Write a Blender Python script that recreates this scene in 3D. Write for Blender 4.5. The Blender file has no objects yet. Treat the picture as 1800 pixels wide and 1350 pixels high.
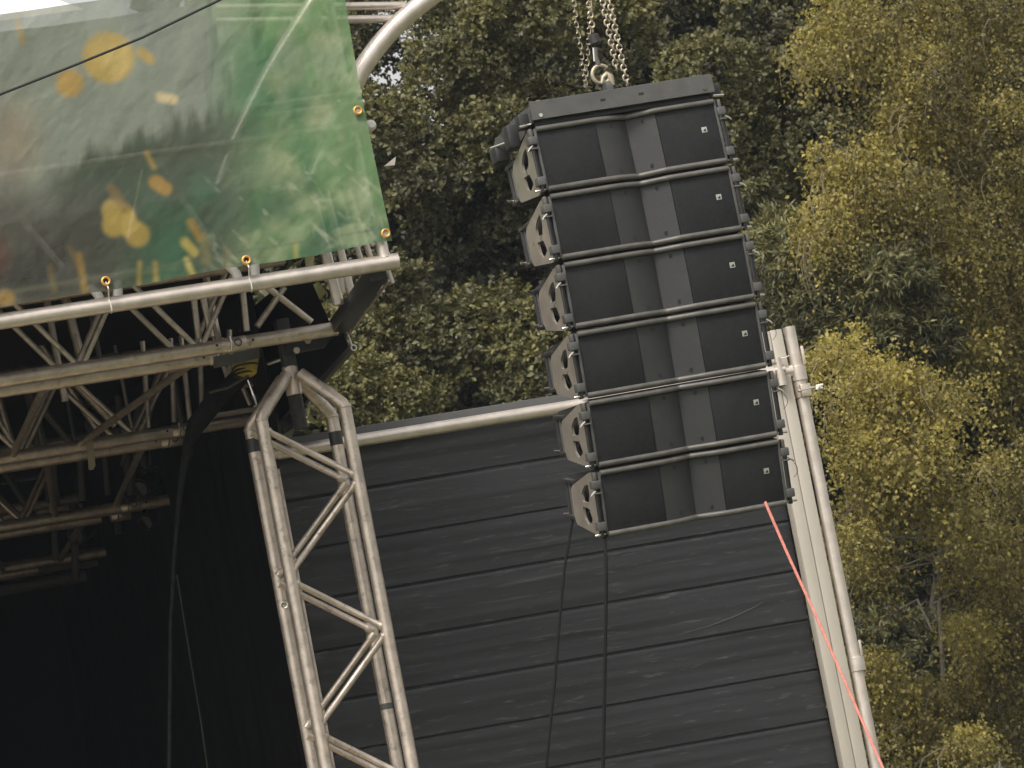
import bpy, bmesh, math, random
import numpy as np
from mathutils import Matrix, Vector
R = math.radians
random.seed(7); rng = np.random.default_rng(7)
SC = bpy.context.scene; COL = SC.collection

# ------------------------------------------------------------------ camera
PITCH, ROLL, FPX = R(7.0), R(10.9), 10560.0
C0 = np.array([0.0, 0.0, 1.6])
FW = np.array([0, math.cos(PITCH), math.sin(PITCH)]); RT = np.array([1.0, 0, 0]); UP = np.cross(RT, FW)
IR = RT*math.cos(ROLL) - UP*math.sin(ROLL); IU = RT*math.sin(ROLL) + UP*math.cos(ROLL)
cam = bpy.data.cameras.new('camera'); co = bpy.data.objects.new('camera', cam); COL.objects.link(co)
cam.sensor_width = 36; cam.lens = FPX/1800*36; cam.clip_start = 0.5; cam.clip_end = 2000
co.matrix_world = Matrix(((IR[0], IU[0], -FW[0], C0[0]), (IR[1], IU[1], -FW[1], C0[1]), (IR[2], IU[2], -FW[2], C0[2]), (0, 0, 0, 1)))
cam.dof.use_dof = True; cam.dof.focus_distance = 22.5; cam.dof.aperture_fstop = 20.0
SC.camera = co
# ------------------------------------------------------------------ sky, sun, exposure
SUN_EL, SUN_AZ = R(52), R(-155)        # azimuth from +Y, clockwise: the sun stands behind the camera, to its left
w = bpy.data.worlds.new('World'); SC.world = w; w.use_nodes = True
nt = w.node_tree; nt.nodes.clear()
sky = nt.nodes.new('ShaderNodeTexSky'); sky.sky_type = 'NISHITA'; sky.sun_disc = False
sky.sun_elevation = SUN_EL; sky.sun_rotation = SUN_AZ; sky.air_density = 1.0; sky.dust_density = 4.0; sky.ozone_density = 1.0
hsv = nt.nodes.new('ShaderNodeHueSaturation'); hsv.inputs['Saturation'].default_value = 0.10
tint = nt.nodes.new('ShaderNodeMix'); tint.data_type = 'RGBA'; tint.blend_type = 'MULTIPLY'; tint.inputs[0].default_value = 1
tint.inputs[7].default_value = (1.0, 0.97, 0.93, 1)
bg = nt.nodes.new('ShaderNodeBackground'); bg.inputs['Strength'].default_value = 0.15
out = nt.nodes.new('ShaderNodeOutputWorld')
nt.links.new(sky.outputs[0], hsv.inputs['Color']); nt.links.new(hsv.outputs[0], tint.inputs[6])
nt.links.new(tint.outputs[2], bg.inputs['Color']); nt.links.new(bg.outputs[0], out.inputs['Surface'])
sl = bpy.data.lights.new('sun', 'SUN'); sl.energy = 1.8; sl.angle = R(14); sl.color = (1, 0.925, 0.82)
so = bpy.data.objects.new('sun', sl); COL.objects.link(so)
sd = Vector((math.sin(SUN_AZ)*math.cos(SUN_EL), math.cos(SUN_AZ)*math.cos(SUN_EL), math.sin(SUN_EL)))
so.rotation_euler = sd.to_track_quat('Z', 'Y').to_euler(); so.location = (-20, -20, 30)
SC.view_settings.view_transform = 'Standard'; SC.view_settings.look = 'None'
SC.view_settings.exposure = 0.28; SC.view_settings.gamma = 1.0
SC.render.engine = 'CYCLES'

# ------------------------------------------------------------------ places: the stage has its own axes
YAW = R(15)
SX = np.array([math.cos(YAW), math.sin(YAW), 0]); SY = np.array([-math.sin(YAW), math.cos(YAW), 0])
O = np.array([-0.8452, 24.0154, 0.0])
STAGE = np.eye(4); STAGE[:3, 0] = SX; STAGE[:3, 1] = SY; STAGE[:3, 3] = O
WORLD = np.eye(4)
def ray(px, py): return FW + IR*(px-900)/FPX - IU*(py-675)/FPX
def at(px, py, ys):
    """stage coordinates of a photo pixel on the upright plane y = ys of the stage"""
    d = ray(px, py); t = ((O-C0)@SY + ys)/(d@SY); P = C0 + d*t - O
    return np.array([P@SX, P@SY, P[2]])
def wat(px, py, dep): return C0 + ray(px, py)*dep

# ------------------------------------------------------------------ mesh helpers
class MB:
    def __init__(s): s.v = []; s.f = []
    def add(s, vs, fs):
        o = len(s.v); s.v += [tuple(map(float, p)) for p in vs]; s.f += [tuple(i+o for i in f) for f in fs]; return s
    def path(s, pts, r, n=12, caps=True, flat=1.0):
        pts = [np.array(p, float) for p in pts]; m = len(pts); rs = r if hasattr(r, '__len__') else [r]*m
        vs, fs = [], []; u = None
        for i in range(m):
            t = (pts[min(i+1, m-1)]-pts[max(i-1, 0)]); t /= np.linalg.norm(t)+1e-12
            if u is None:
                u = np.cross(t, [0, 0, 1.0]) if abs(t[2]) < .9 else np.cross(t, [1.0, 0, 0])
            u = u - t*(u@t); u /= np.linalg.norm(u); b = np.cross(t, u)
            for k in range(n):
                a = 2*math.pi*k/n; vs.append(pts[i]+rs[i]*(u*math.cos(a)+flat*b*math.sin(a)))
        for i in range(m-1):
            for k in range(n):
                k2 = (k+1) % n; fs.append((i*n+k, i*n+k2, (i+1)*n+k2, (i+1)*n+k))
        if caps: fs.append(tuple(range(n-1, -1, -1))); fs.append(tuple((m-1)*n+k for k in range(n)))
        return s.add(vs, fs)
    def tube(s, a, b, r, n=14): return s.path([a, b], r, n)
    def weld(s, a, b, r, n=12, off=.027):
        """a brace with a weld bead where it meets the chords"""
        a, b = np.array(a, float), np.array(b, float); d = (b-a)/np.linalg.norm(b-a)
        return s.path([a, a+d*off, a+d*(off+.004), a+d*(off+.010), b-d*(off+.010), b-d*(off+.004), b-d*off, b], [r*1.45, r*1.45, r*1.3, r, r, r*1.3, r*1.45, r*1.45], n)
    def pipe(s, a, b, r, n=18, wall=.004, depth=.12):
        """a tube whose far end b is open: a dark bore shows"""
        a, b = np.array(a, float), np.array(b, float); d = (b-a)/np.linalg.norm(b-a)
        return s.path([a, b, b, b-d*depth], [r, r, r-wall, r-wall], n, True)
    def box(s, lo, hi):
        x0, y0, z0 = lo; x1, y1, z1 = hi
        return s.add([(x0,y0,z0),(x1,y0,z0),(x1,y1,z0),(x0,y1,z0),(x0,y0,z1),(x1,y0,z1),(x1,y1,z1),(x0,y1,z1)],
                     [(3,2,1,0),(4,5,6,7),(0,1,5,4),(1,2,6,5),(2,3,7,6),(3,0,4,7)])
    def slab(s, quad, th):
        """a plate from a 3D polygon, thickened along its normal"""
        q = [np.array(p, float) for p in quad]; nn = np.cross(q[1]-q[0], q[2]-q[0]); nn /= np.linalg.norm(nn); n = len(q)
        return s.add(q+[p+nn*th for p in q], [tuple(range(n-1, -1, -1)), tuple(range(n, 2*n))]+[(i, (i+1) % n, (i+1) % n+n, i+n) for i in range(n)])
    def torus(s, c, ax, R0, r, n=20, k=8, a0=0, a1=2*math.pi, stretch=(1, 1)):
        c = np.array(c, float); ax = np.array(ax, float); ax /= np.linalg.norm(ax)
        u = np.cross(ax, [0, 0, 1.0]) if abs(ax[2]) < .9 else np.array([1.0, 0, 0]); u /= np.linalg.norm(u); v = np.cross(ax, u)
        full = abs(a1-a0-2*math.pi) < 1e-6; pts = [c+R0*(u*math.cos(a)*stretch[0]+v*math.sin(a)*stretch[1]) for a in np.linspace(a0, a1, n+1)]
        return s.path(pts, r, k, not full)
def plate(outline, holes, x0, x1):
    """flat plate with holes: outline and holes in (y, z), between x0 and x1"""
    bm = bmesh.new(); es = []
    for lp in [outline]+holes:
        vs = [bm.verts.new((x0, y, z)) for y, z in lp]; es += [bm.edges.new((vs[i], vs[(i+1) % len(vs)])) for i in range(len(vs))]
    bmesh.ops.triangle_fill(bm, edges=es, use_beauty=True)
    g = bmesh.ops.extrude_face_region(bm, geom=bm.faces[:])
    bmesh.ops.translate(bm, verts=[e for e in g['geom'] if isinstance(e, bmesh.types.BMVert)], vec=(x1-x0, 0, 0))
    bmesh.ops.recalc_face_normals(bm, faces=bm.faces[:]); bm.verts.index_update()
    m = MB(); m.v = [tuple(v.co) for v in bm.verts]; m.f = [tuple(v.index for v in f.verts) for f in bm.faces]; bm.free(); return m
def rounded(lp, r, k=4):
    o = []
    n = len(lp)
    for i in range(n):
        p, a, b = np.array(lp[i], float), np.array(lp[i-1], float), np.array(lp[(i+1) % n], float)
        da, db = a-p, b-p; rr = min(r, np.linalg.norm(da)*.45, np.linalg.norm(db)*.45)
        A, B = p+da/np.linalg.norm(da)*rr, p+db/np.linalg.norm(db)*rr
        for t in np.linspace(0, 1, k): o.append(tuple((1-t)**2*A+2*t*(1-t)*p+t*t*B))
    return o
def mesh_of(name, mb, mat, T=None, bevel=0, ang=40):
    v = np.array(mb.v, float)
    if T is not None: v = v@T[:3, :3].T+T[:3, 3]
    me = bpy.data.meshes.new(name); me.from_pydata(v.tolist(), [], mb.f)
    if bevel:
        bm = bmesh.new(); bm.from_mesh(me)
        bmesh.ops.bevel(bm, geom=[e for e in bm.edges if len(e.link_faces) == 2 and e.calc_face_angle(0) > .6], offset=bevel, segments=2, affect='EDGES', profile=.5)
        bm.to_mesh(me); bm.free()
    me.materials.append(mat); me.shade_smooth(); me.set_sharp_from_angle(angle=R(ang)); return me
class Thing:
    def __init__(s, name, label, cat, org=(0, 0, 0), space=STAGE, group=None, kind=None):
        s.o = bpy.data.objects.new(name, None); COL.objects.link(s.o); s.o.empty_display_size = .1
        M = space.copy(); M[:3, 3] = space[:3, :3]@np.array(org, float)+space[:3, 3]
        s.o.matrix_world = Matrix(M.tolist()); s.T = np.linalg.inv(M)@space
        s.o['label'] = label; s.o['category'] = cat
        if group: s.o['group'] = group
    def part(s, name, mb, mat, bevel=0, parent=None, ang=40, kind=None, label=None):
        o = bpy.data.objects.new(name, mesh_of(name, mb, mat, s.T, bevel, ang)); COL.objects.link(o); o.parent = parent or s.o
        if kind: o['kind'] = kind
        if label: o['label'] = label
        return o
def single(name, mb, mat, label=None, cat=None, space=STAGE, org=(0, 0, 0), bevel=0, group=None, kind=None, ang=40):
    M = space.copy(); M[:3, 3] = space[:3, :3]@np.array(org, float)+space[:3, 3]
    o = bpy.data.objects.new(name, mesh_of(name, mb, mat, np.linalg.inv(M)@space, bevel, ang)); COL.objects.link(o); o.matrix_world = Matrix(M.tolist())
    for k, v in (('label', label), ('category', cat), ('group', group), ('kind', kind)):
        if v: o[k] = v
    return o
def dup(root):
    c = root.copy(); COL.objects.link(c)
    for ch in list(root.children):
        d = ch.copy(); COL.objects.link(d); d.parent = c
        for g in list(ch.children):
            e = g.copy(); COL.objects.link(e); e.parent = d
    return c

# ------------------------------------------------------------------ materials
def mat(name, col, rough=.5, metal=0.0, spec=.5, var=.15, vscale=6, stretch=(1, 1, 1), bump=0, bscale=40, dirt=None, dscale=9, dlo=.62, dhi=.75, rvar=.1, pos=True):
    m = bpy.data.materials.new(name); m.use_nodes = True; N = m.node_tree.nodes; L = m.node_tree.links; b = N['Principled BSDF']
    b.inputs['Metallic'].default_value = metal; b.inputs['Specular IOR Level'].default_value = spec
    tc = N.new('ShaderNodeTexCoord'); mp = N.new('ShaderNodeMapping'); mp.inputs['Scale'].default_value = stretch
    gp = N.new('ShaderNodeNewGeometry'); L.new(gp.outputs['Position'] if pos else tc.outputs['Object'], mp.inputs['Vector'])
    nz = N.new('ShaderNodeTexNoise'); nz.inputs['Scale'].default_value = vscale; nz.inputs['Detail'].default_value = 6; nz.inputs['Roughness'].default_value = .65
    L.new(mp.outputs[0], nz.inputs['Vector'])
    cr = N.new('ShaderNodeValToRGB'); cr.color_ramp.elements[0].position = .3; cr.color_ramp.elements[1].position = .7
    cr.color_ramp.elements[0].color = tuple(c*(1-var) for c in col)+(1,); cr.color_ramp.elements[1].color = tuple(min(1, c*(1+var)) for c in col)+(1,)
    L.new(nz.outputs['Fac'], cr.inputs['Fac']); last = cr.outputs['Color']
    if dirt:
        n2 = N.new('ShaderNodeTexNoise'); n2.inputs['Scale'].default_value = dscale; n2.inputs['Detail'].default_value = 8; n2.inputs['Roughness'].default_value = .7
        L.new(mp.outputs[0], n2.inputs['Vector'])
        c2 = N.new('ShaderNodeValToRGB'); c2.color_ramp.elements[0].position = dlo; c2.color_ramp.elements[1].position = dhi
        L.new(n2.outputs['Fac'], c2.inputs['Fac'])
        mx = N.new('ShaderNodeMix'); mx.data_type = 'RGBA'; L.new(c2.outputs['Color'], mx.inputs[0]); L.new(last, mx.inputs[6]); mx.inputs[7].default_value = tuple(dirt)+(1,)
        last = mx.outputs[2]
    L.new(last, b.inputs['Base Color'])
    mr = N.new('ShaderNodeMapRange'); mr.inputs['To Min'].default_value = max(.05, rough-rvar); mr.inputs['To Max'].default_value = min(1, rough+rvar)
    L.new(nz.outputs['Fac'], mr.inputs['Value']); L.new(mr.outputs[0], b.inputs['Roughness'])
    if bump:
        n3 = N.new('ShaderNodeTexNoise'); n3.inputs['Scale'].default_value = bscale; n3.inputs['Detail'].default_value = 4; L.new(mp.outputs[0], n3.inputs['Vector'])
        bp = N.new('ShaderNodeBump'); bp.inputs['Strength'].default_value = bump; bp.inputs['Distance'].default_value = .01
        L.new(n3.outputs['Fac'], bp.inputs['Height']); L.new(bp.outputs[0], b.inputs['Normal'])
    return m
def leafmat(name, trans=.35, rough=.45):
    m = bpy.data.materials.new(name); m.use_nodes = True; N = m.node_tree.nodes; L = m.node_tree.links; b = N['Principled BSDF']
    a = N.new('ShaderNodeAttribute'); a.attribute_name = 'Col'; L.new(a.outputs['Color'], b.inputs['Base Color'])
    b.inputs['Roughness'].default_value = rough; b.inputs['Specular IOR Level'].default_value = .35
    t = N.new('ShaderNodeBsdfTranslucent'); g = N.new('ShaderNodeMix'); g.data_type = 'RGBA'; g.blend_type = 'MULTIPLY'; g.inputs[0].default_value = 1
    L.new(a.outputs['Color'], g.inputs[6]); g.inputs[7].default_value = (1.3, 1.25, .6, 1); L.new(g.outputs[2], t.inputs['Color'])
    mx = N.new('ShaderNodeMixShader'); mx.inputs[0].default_value = trans; L.new(b.outputs[0], mx.inputs[1]); L.new(t.outputs[0], mx.inputs[2])
    L.new(mx.outputs[0], N['Material Output'].inputs['Surface']); return m
M_ALU = mat('weathered_aluminium', (.63, .55, .475), .42, .75, var=.24, vscale=16, bump=.08, bscale=60, dirt=(.16, .135, .105), dscale=24, dlo=.56, dhi=.74)
M_ALUB = mat('bright_aluminium', (.72, .65, .585), .37, .70, var=.16, vscale=14, bump=.05, dirt=(.25, .22, .18), dscale=22, dlo=.68, dhi=.76)
M_STEEL = mat('black_steel', (.030, .030, .032), .42, 0, var=.3, vscale=20, bump=.1)
M_GREY = mat('grey_painted_steel', (.10, .10, .098), .5, .1, var=.2, vscale=14, dirt=(.2, .19, .17), dscale=20, dlo=.68, dhi=.8)
M_CHROME = mat('zinc_pin', (.75, .73, .68), .22, 1.0, var=.05)
M_ZINC = mat('galvanised_chain', (.44, .385, .29), .45, .5, var=.2, vscale=40)
M_BRASS = mat('brass_eyelet', (.80, .42, .12), .35, .7, var=.1)
M_TIE = mat('white_nylon', (.78, .76, .72), .5, 0, var=.05)
M_DRAPE = mat('black_molton', (.018, .0195, .022), .95, 0, spec=.08, var=.2, vscale=3, bump=.25, bscale=12)
M_GREYC = mat('charcoal_cable_wrap', (.026, .0265, .028), .9, 0, spec=.2, var=.4, vscale=18, bump=.6, bscale=30)
M_CEIL = mat('black_roof_sheet', (.022, .022, .024), .8, 0, spec=.15, var=.3, vscale=2)
M_RUBBER = mat('black_rubber', (.015, .015, .016), .6, 0, var=.2)
M_ROPE_R = mat('red_rope', (.78, .28, .23), .8, 0, var=.25, vscale=60, bump=.4, bscale=180)
M_ROPE_K = mat('black_rope', (.010, .010, .011), .9, 0, spec=.2, var=.3, vscale=60)
M_YEL = mat('yellow_plastic', (.55, .42, .05), .5, 0, var=.2, dirt=(.1, .08, .03), dscale=14, dlo=.55, dhi=.75)
M_PAPER = mat('tape_tag', (.42, .38, .26), .8, 0, var=.1)
M_SKIN = mat('white_roof_tarp', (.80, .78, .74), .6, 0, var=.05)
M_CAB = mat('cabinet_paint', (.032, .031, .031), .62, 0, var=.15, vscale=30, bump=.25, bscale=350)
M_RAIL = mat('rail_lit_paint', (.135, .13, .122), .40, .2, var=.3, vscale=16)  # paler than the cabinet: caught light put into the colour
M_SIDE = mat('plate_reflection_paint', (.36, .325, .28), .36, .45, var=.16, vscale=12, dirt=(.08, .075, .07), dscale=30, dlo=.64, dhi=.7)  # beige base imitates sky reflected on dark paint; dirt specks on top
M_GRILLE = mat('grille_cloth', (.0175, .0185, .0208), .75, 0, spec=.3, var=.30, vscale=60, bump=.35, bscale=420, dirt=(.032, .033, .036), dscale=3.5, dlo=.48, dhi=.85)
M_FIN = mat('perforated_fin', (.038, .0393, .041), .52, .1, var=.12, vscale=260, bump=.3, bscale=500, dirt=(.062, .061, .060), dscale=5, dlo=.50, dhi=.85)
M_BADGE = mat('silver_badge', (.62, .61, .57), .35, .6, var=.05)
M_WALL = mat('dark_wall_plank', (.0205, .0220, .0248), .34, 0, spec=.5, var=.30, vscale=2.2, stretch=(.30, .30, 7), bump=.10, bscale=5, dirt=(.105, .105, .104), dscale=5.2, dlo=.60, dhi=.86, rvar=.16)
def scuffs(m):
    N = m.node_tree.nodes; L = m.node_tree.links; b = N['Principled BSDF']; src = b.inputs['Base Color'].links[0].from_socket
    g = N.new('ShaderNodeNewGeometry'); mp = N.new('ShaderNodeMapping'); mp.inputs['Scale'].default_value = (3.2, 3.2, 26); mp.inputs['Rotation'].default_value = (0, .05, 0); L.new(g.outputs['Position'], mp.inputs['Vector'])
    n = N.new('ShaderNodeTexNoise'); n.inputs['Scale'].default_value = 2.2; n.inputs['Detail'].default_value = 9; n.inputs['Roughness'].default_value = .72; L.new(mp.outputs[0], n.inputs['Vector'])
    c = N.new('ShaderNodeValToRGB'); c.color_ramp.elements[0].position = .57; c.color_ramp.elements[1].position = .74; c.color_ramp.elements[1].color = (.6, .6, .6, 1); L.new(n.outputs['Fac'], c.inputs['Fac'])
    x = N.new('ShaderNodeMix'); x.data_type = 'RGBA'; L.new(c.outputs['Color'], x.inputs[0]); L.new(src, x.inputs[6]); x.inputs[7].default_value = (.17, .17, .168, 1); L.new(x.outputs[2], b.inputs['Base Color'])
scuffs(M_WALL)
M_FASCIA = mat('grey_fascia', (.10, .10, .10), .5, 0, var=.1)
M_POST = mat('mill_finish_post', (.50, .46, .40), .5, .2, var=.07, vscale=3, stretch=(4, 4, .6), dirt=(.3, .26, .2), dscale=30, dlo=.70, dhi=.76)
M_BARK_O = mat('oak_bark', (.060, .055, .045), .9, 0, var=.4, vscale=9, stretch=(1, 1, .25), bump=.8, bscale=14)
M_BARK_B = mat('birch_bark', (.085, .075, .058), .8, 0, var=.3, vscale=7, stretch=(1, 1, 3), bump=.3, dirt=(.05, .045, .04), dscale=6)
M_TWIG = mat('birch_twig', (.20, .165, .11), .8, 0, var=.3)
M_LEAF = leafmat('leaf_oak', .25, .42); M_LEAFB = leafmat('leaf_birch', .38, .5)

# ------------------------------------------------------------------ ground and deck
def grass():
    m = mat('bounce_meadow', (.11, .115, .06), .9, 0, var=.4, vscale=.6, bump=.5, bscale=3); return m  # unseen ground, colour lightened to bounce light under the roof
single('ground', MB().add([(-300, -100, 0), (300, -100, 0), (300, 500, 0), (-300, 500, 0)], [(0, 1, 2, 3)]), grass(), space=WORLD, kind='structure')
dk = Thing('stage_deck', 'unseen low stage deck under the dark roof, paled to bounce light up', 'stage', (-2.6, 4.2, 0))
dk.part('platform', MB().box((-6.4, -.9, 1.05), (1.0, 9.2, 1.2)), mat('pale_bounce_deck', (.34, .27, .19), .7, 0, var=.2, vscale=3), .01)  # pale deck colour chosen to bounce light up onto the trusses
for x in (-6.2, -2.7, .8):
    for y in (-.7, 4, 9): dk.part('leg', MB().tube((x, y, 0), (x, y, 1.05), .04), M_ALU)

# ------------------------------------------------------------------ stage interior: black cloth all round
def cloth(x0, y0, x1, y1, z0, z1, amp, n, rows=10):
    L = math.hypot(x1-x0, y1-y0); nx, ny = -(y1-y0)/L, (x1-x0)/L; vs, fs = [], []; ph = rng.random(6)*6
    for j in range(rows+1):
        v = j/rows
        for i in range(n+1):
            t = i/n; s = t*L
            d = amp*(math.sin(s*9+ph[0]+.5*math.sin(v*3+ph[3]))+.6*math.sin(s*21+ph[1]+v)+.4*math.sin(s*4+ph[2]+v*4))
            vs.append((x0+(x1-x0)*t+nx*d, y0+(y1-y0)*t+ny*d, z0+(z1-z0)*v))
    for j in range(rows):
        for i in range(n): a = j*(n+1)+i; fs.append((a, a+1, a+n+2, a+n+1))
    return MB().add(vs, fs)
single('stage_backdrop', cloth(-6.4, 8.9, 1.4, 8.9, 1.2, 5.6, .012, 240), M_DRAPE, 'black cloth backdrop hanging at the back of the dark stage', 'curtain', ang=180)
sc_ = cloth(.02, .62, .34, 2.0, 1.2, 5.2, .006, 60); c2_ = cloth(.34, 2.0, .50, 8.9, 1.2, 5.6, .008, 200); sc_.add(c2_.v, c2_.f)
single('side_curtain', sc_, M_DRAPE, 'black side curtain behind the lattice tower, inside the stage', 'curtain', ang=180)
single('light_block_curtain', cloth(-6.4, 8.9, -6.4, .3, 1.2, 5.6, .05, 160), M_DRAPE, 'unseen black curtain added at the far left of the stage to keep light out', 'curtain', ang=180)  # unseen curtain, added so no light enters from the far left
single('ceiling_cloth', MB().slab([(-6.4, -.55, 5.42), (.16, -.55, 5.42), (.19, .6, 5.443), (.38, 2.0, 5.471), (.70, 9.0, 5.611), (-6.4, 9.0, 5.611)], .02), M_CEIL, 'black cloth ceiling above the roof trusses', 'roof cloth')
single('view_block_liner', cloth(-6.4, -.42, -.02, -.42, 5.445, 6.225, .012, 120), mat('grey_liner', (.16, .17, .155), .9, 0, var=.15, vscale=2), 'grey liner cloth added behind the green banner to block bright sky showing through', 'roof cloth', ang=180)  # cloth added to block bright sky and trees behind the banner
vs, fs = [], []
for i in range(13):
    t = i/12; y = -.8+t*9.8; z = 6.195+1.1*math.sin(t*math.pi*.9)
    vs += [(-6.4, y, z), (-.75, y, z)]
for i in range(12): fs.append((2*i, 2*i+1, 2*i+3, 2*i+2))
single('roof_tarpaulin', MB().add(vs, fs), M_SKIN, 'pale tarpaulin roof skin showing above the green banner', 'roof', ang=60)

# ------------------------------------------------------------------ front frame of the roof
TUBZ = 5.011
rf = Thing('roof_front_frame', 'silver tube frame along the front edge of the stage roof under the banner', 'roof frame', (-.5, -.9, TUBZ))
ft = rf.part('front_tube', MB().path([(-3.6, -.9, TUBZ), (-1.3, -.9, TUBZ), (.275, -.9, TUBZ)], .0315, 24), M_ALUB)
rf.part('corner_stub', MB().path([(.225, -.9, TUBZ+.02), (.222, -.9, TUBZ+.045), (.222, -.9, 5.20)], [.027, .0235, .0235], 18), M_ALUB)
rf.part('corner_post', MB().tube((.222, -.80, 5.1), (.222, -.80, 6.6), .02), M_ALUB)
def rib(pts, ys, r, name='arch_rib'):
    q = [at(x, y, ys) for x, y in pts]
    o = []
    for i in range(len(q)-1):
        p0, p1, p2, p3 = q[max(i-1, 0)], q[i], q[i+1], q[min(i+2, len(q)-1)]
        for t in np.linspace(0, 1, 6, endpoint=False): o.append(.5*((2*p1)+(-p0+p2)*t+(2*p0-5*p1+4*p2-p3)*t*t+(-p0+3*p1-3*p2+p3)*t**3))
    o.append(q[-1]); rf.part(name, MB().path(o, r, 20), M_ALUB)
rib([(860, -75), (800, -36), (742, 6), (690, 52), (645, 108), (618, 160), (596, 225), (578, 300)], -.70, .038)
rib([(640, -120), (590, -50), (535, 32), (480, 120), (436, 205), (408, 265), (386, 330)], -.86, .036)
rf.part('cross_tube', MB().tube(at(380, 14, -.66), at(712, 10, -.66), .0165), M_ALUB)
rf.part('cross_tube', MB().tube(at(380, 38, -.66), at(694, 33, -.66), .0165), M_ALUB)
rf.part('cross_tube', MB().tube(at(-300, 352, -.87), at(640, 221, -.90), .020), M_ALUB)
rf.part('cross_tube', MB().tube(at(455, 206, -.90), at(640, 180, -.90), .014), M_ALUB)
rf.part('cross_tube', MB().tube(at(455, 188, -.90), at(635, 163, -.90), .014), M_ALUB)
rf.part('lattice_brace', MB().tube(at(556, 22, -.78), at(606, 170, -.78), .014), M_ALUB)
rf.part('lattice_brace', MB().tube(at(606, 170, -.84), at(552, 312, -.84), .034), M_ALUB)
rf.part('lattice_brace', MB().tube(at(262, 262, -.8), at(380, 440, -.8), .013), M_ALUB)
rf.part('lattice_brace', MB().tube(at(252, 300, -.8), at(226, 420, -.8), .013), M_ALUB)
rf.part('lattice_brace', MB().tube(at(-10, 330, -.8), at(110, 470, -.8), .013), M_ALUB)
b = at(649, 222, -.82); rf.part('bolt_head', MB().path([b+[0, .1, 0], b, b+[.004, -.02, 0], b+[.005, -.03, 0]], [.022, .024, .022, .012], 14), M_TIE)
rf.part('bracket', MB().slab([at(674, 293, -.8), at(693, 291, -.8), at(695, 276, -.8)], .01), M_ALUB)
for px, py in ((176, 523), (206, 517), (418, 484), (447, 478)):       # cut ends of the lattice that stand on the tube
    a = at(px, py, -.86); s_ = -1 if px in (176, 418) else 1
    rf.part('lattice_stub', MB().path([a+[0, 0, -.02], a+[s_*.004, 0, .006], a+[s_*.012, .02, .03], a+[s_*.02, .05, .05]], [.018, .019, .018, .016], 12), M_TIE)
# side of the roof: dark beam running back from the tube end, short posts, black gusset
P0 = at(700, 450, -.86); P1 = at(588, 578, .02)
def beam(a, b, wd, h):
    a, b = np.array(a), np.array(b); d = (b-a)/np.linalg.norm(b-a); u = np.cross(d, [0, 0, 1]); u /= np.linalg.norm(u); n = np.cross(u, d)
    m = MB(); q = []
    for p in (a, b): q += [p+u*wd+n*h, p-u*wd+n*h, p-u*wd-n*h, p+u*wd-n*h]
    return m.add(q, [(0, 1, 2, 3), (7, 6, 5, 4)]+[(i, i+4, (i+1) % 4+4, (i+1) % 4) for i in range(4)])
rf.part('side_beam', beam((.20, -.84, 4.985), (.215, .10, 4.915), .036, .030), M_STEEL, .004)
rf.part('side_beam_edge', beam((.245, -.82, 4.952), (.255, .08, 4.884), .004, .004), M_ALU)
for x0, x1, r, ys in ((573, 593, .0225, -.35), (600, 609, .0155, -.40), (622, 645, .011, -.55), (640, 652, .012, -.5), (660, 690, .012, -.7)):
    a = at(x0-4, 440, ys); e = np.array([a[0]+(.02 if x0 in (573, 600) else .05), ys, 4.955]); rf.part('corner_strut', MB().tube(a+[-.01, 0, .25], e, r), M_ALUB if x0 < 605 else M_ALU)
rf.part('end_plate', MB().slab([at(594, 490, -.35), at(604, 486, -.35), at(607, 512, -.35), at(597, 516, -.35)], .004), M_TIE)

# ------------------------------------------------------------------ box trusses under the roof
def roof_truss(label, y0, x0, x1, xn, z0, dep, H=.36, pitch=.49, r=.0285, joints=()):
    t = Thing('roof_truss', label, 'truss', (x0, y0, z0), group='box trusses under the stage roof')
    for dy in (0, dep):
        t.part('chord', MB().tube((x0, y0+dy, z0), (x1+(0 if dy == 0 else -.32), y0+dy, z0), r, 18), M_ALU)
        t.part('chord', MB().tube((x0, y0+dy, z0+H), (x1-.1, y0+dy, z0+H), r, 14), M_ALU)
        k = -6; 
        while xn+k*pitch < x1-.5:
            a = xn+k*pitch
            if a > x0+.1:
                t.part('brace', MB().tube((a, y0+dy, z0+.01), (a-pitch/2, y0+dy, z0+H-.01), .0120, 10), M_ALU)
                t.part('brace', MB().tube((a+.02, y0+dy, z0+.01), (a+pitch/2, y0+dy, z0+H-.01), .0115, 10), M_ALU)
            k += 1
    for x in joints:
        for dy in (0, dep):
            t.part('coupler', MB().path([(x-.05, y0+dy, z0), (x-.047, y0+dy, z0), (x+.047, y0+dy, z0), (x+.05, y0+dy, z0)], [r, r+.0025, r+.0025, r], 18), M_ALU)
            for q in (-.075, .075): t.part('pin_hole', MB().path([(x+q, y0+dy-r-.002, z0+.003), (x+q, y0+dy-r+.006, z0+.003)], .0055, 10), M_RUBBER)
            t.part('pin_ring', MB().torus((x+.012, y0+dy-r-.004, z0+.002), (0, 1, .1), .014, .0022, 16, 6), M_STEEL)
            t.part('safety_clip', MB().path([(x-.018, y0+dy-r-.004, z0+.03), (x-.014, y0+dy-r-.006, z0), (x-.022, y0+dy-r-.004, z0-.028)], .003, 6), M_CHROME)
    return t
t1 = roof_truss('box truss nearest the banner tube, with a pinned joint left of the tower', 0.0, -3.4, .2, -.874, 4.912, .29, joints=(-.232,))
t2 = roof_truss('second box truss from the front, with a pale tag hanging on it', 2.5, -3.4, .36, -.20, 4.922, .29, pitch=.52, joints=(.02,))
t3 = roof_truss('third box truss back, dim above the black stage', 5.0, -3.4, .44, -.32, 4.916, .29, pitch=.52, joints=(.22,))
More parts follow.
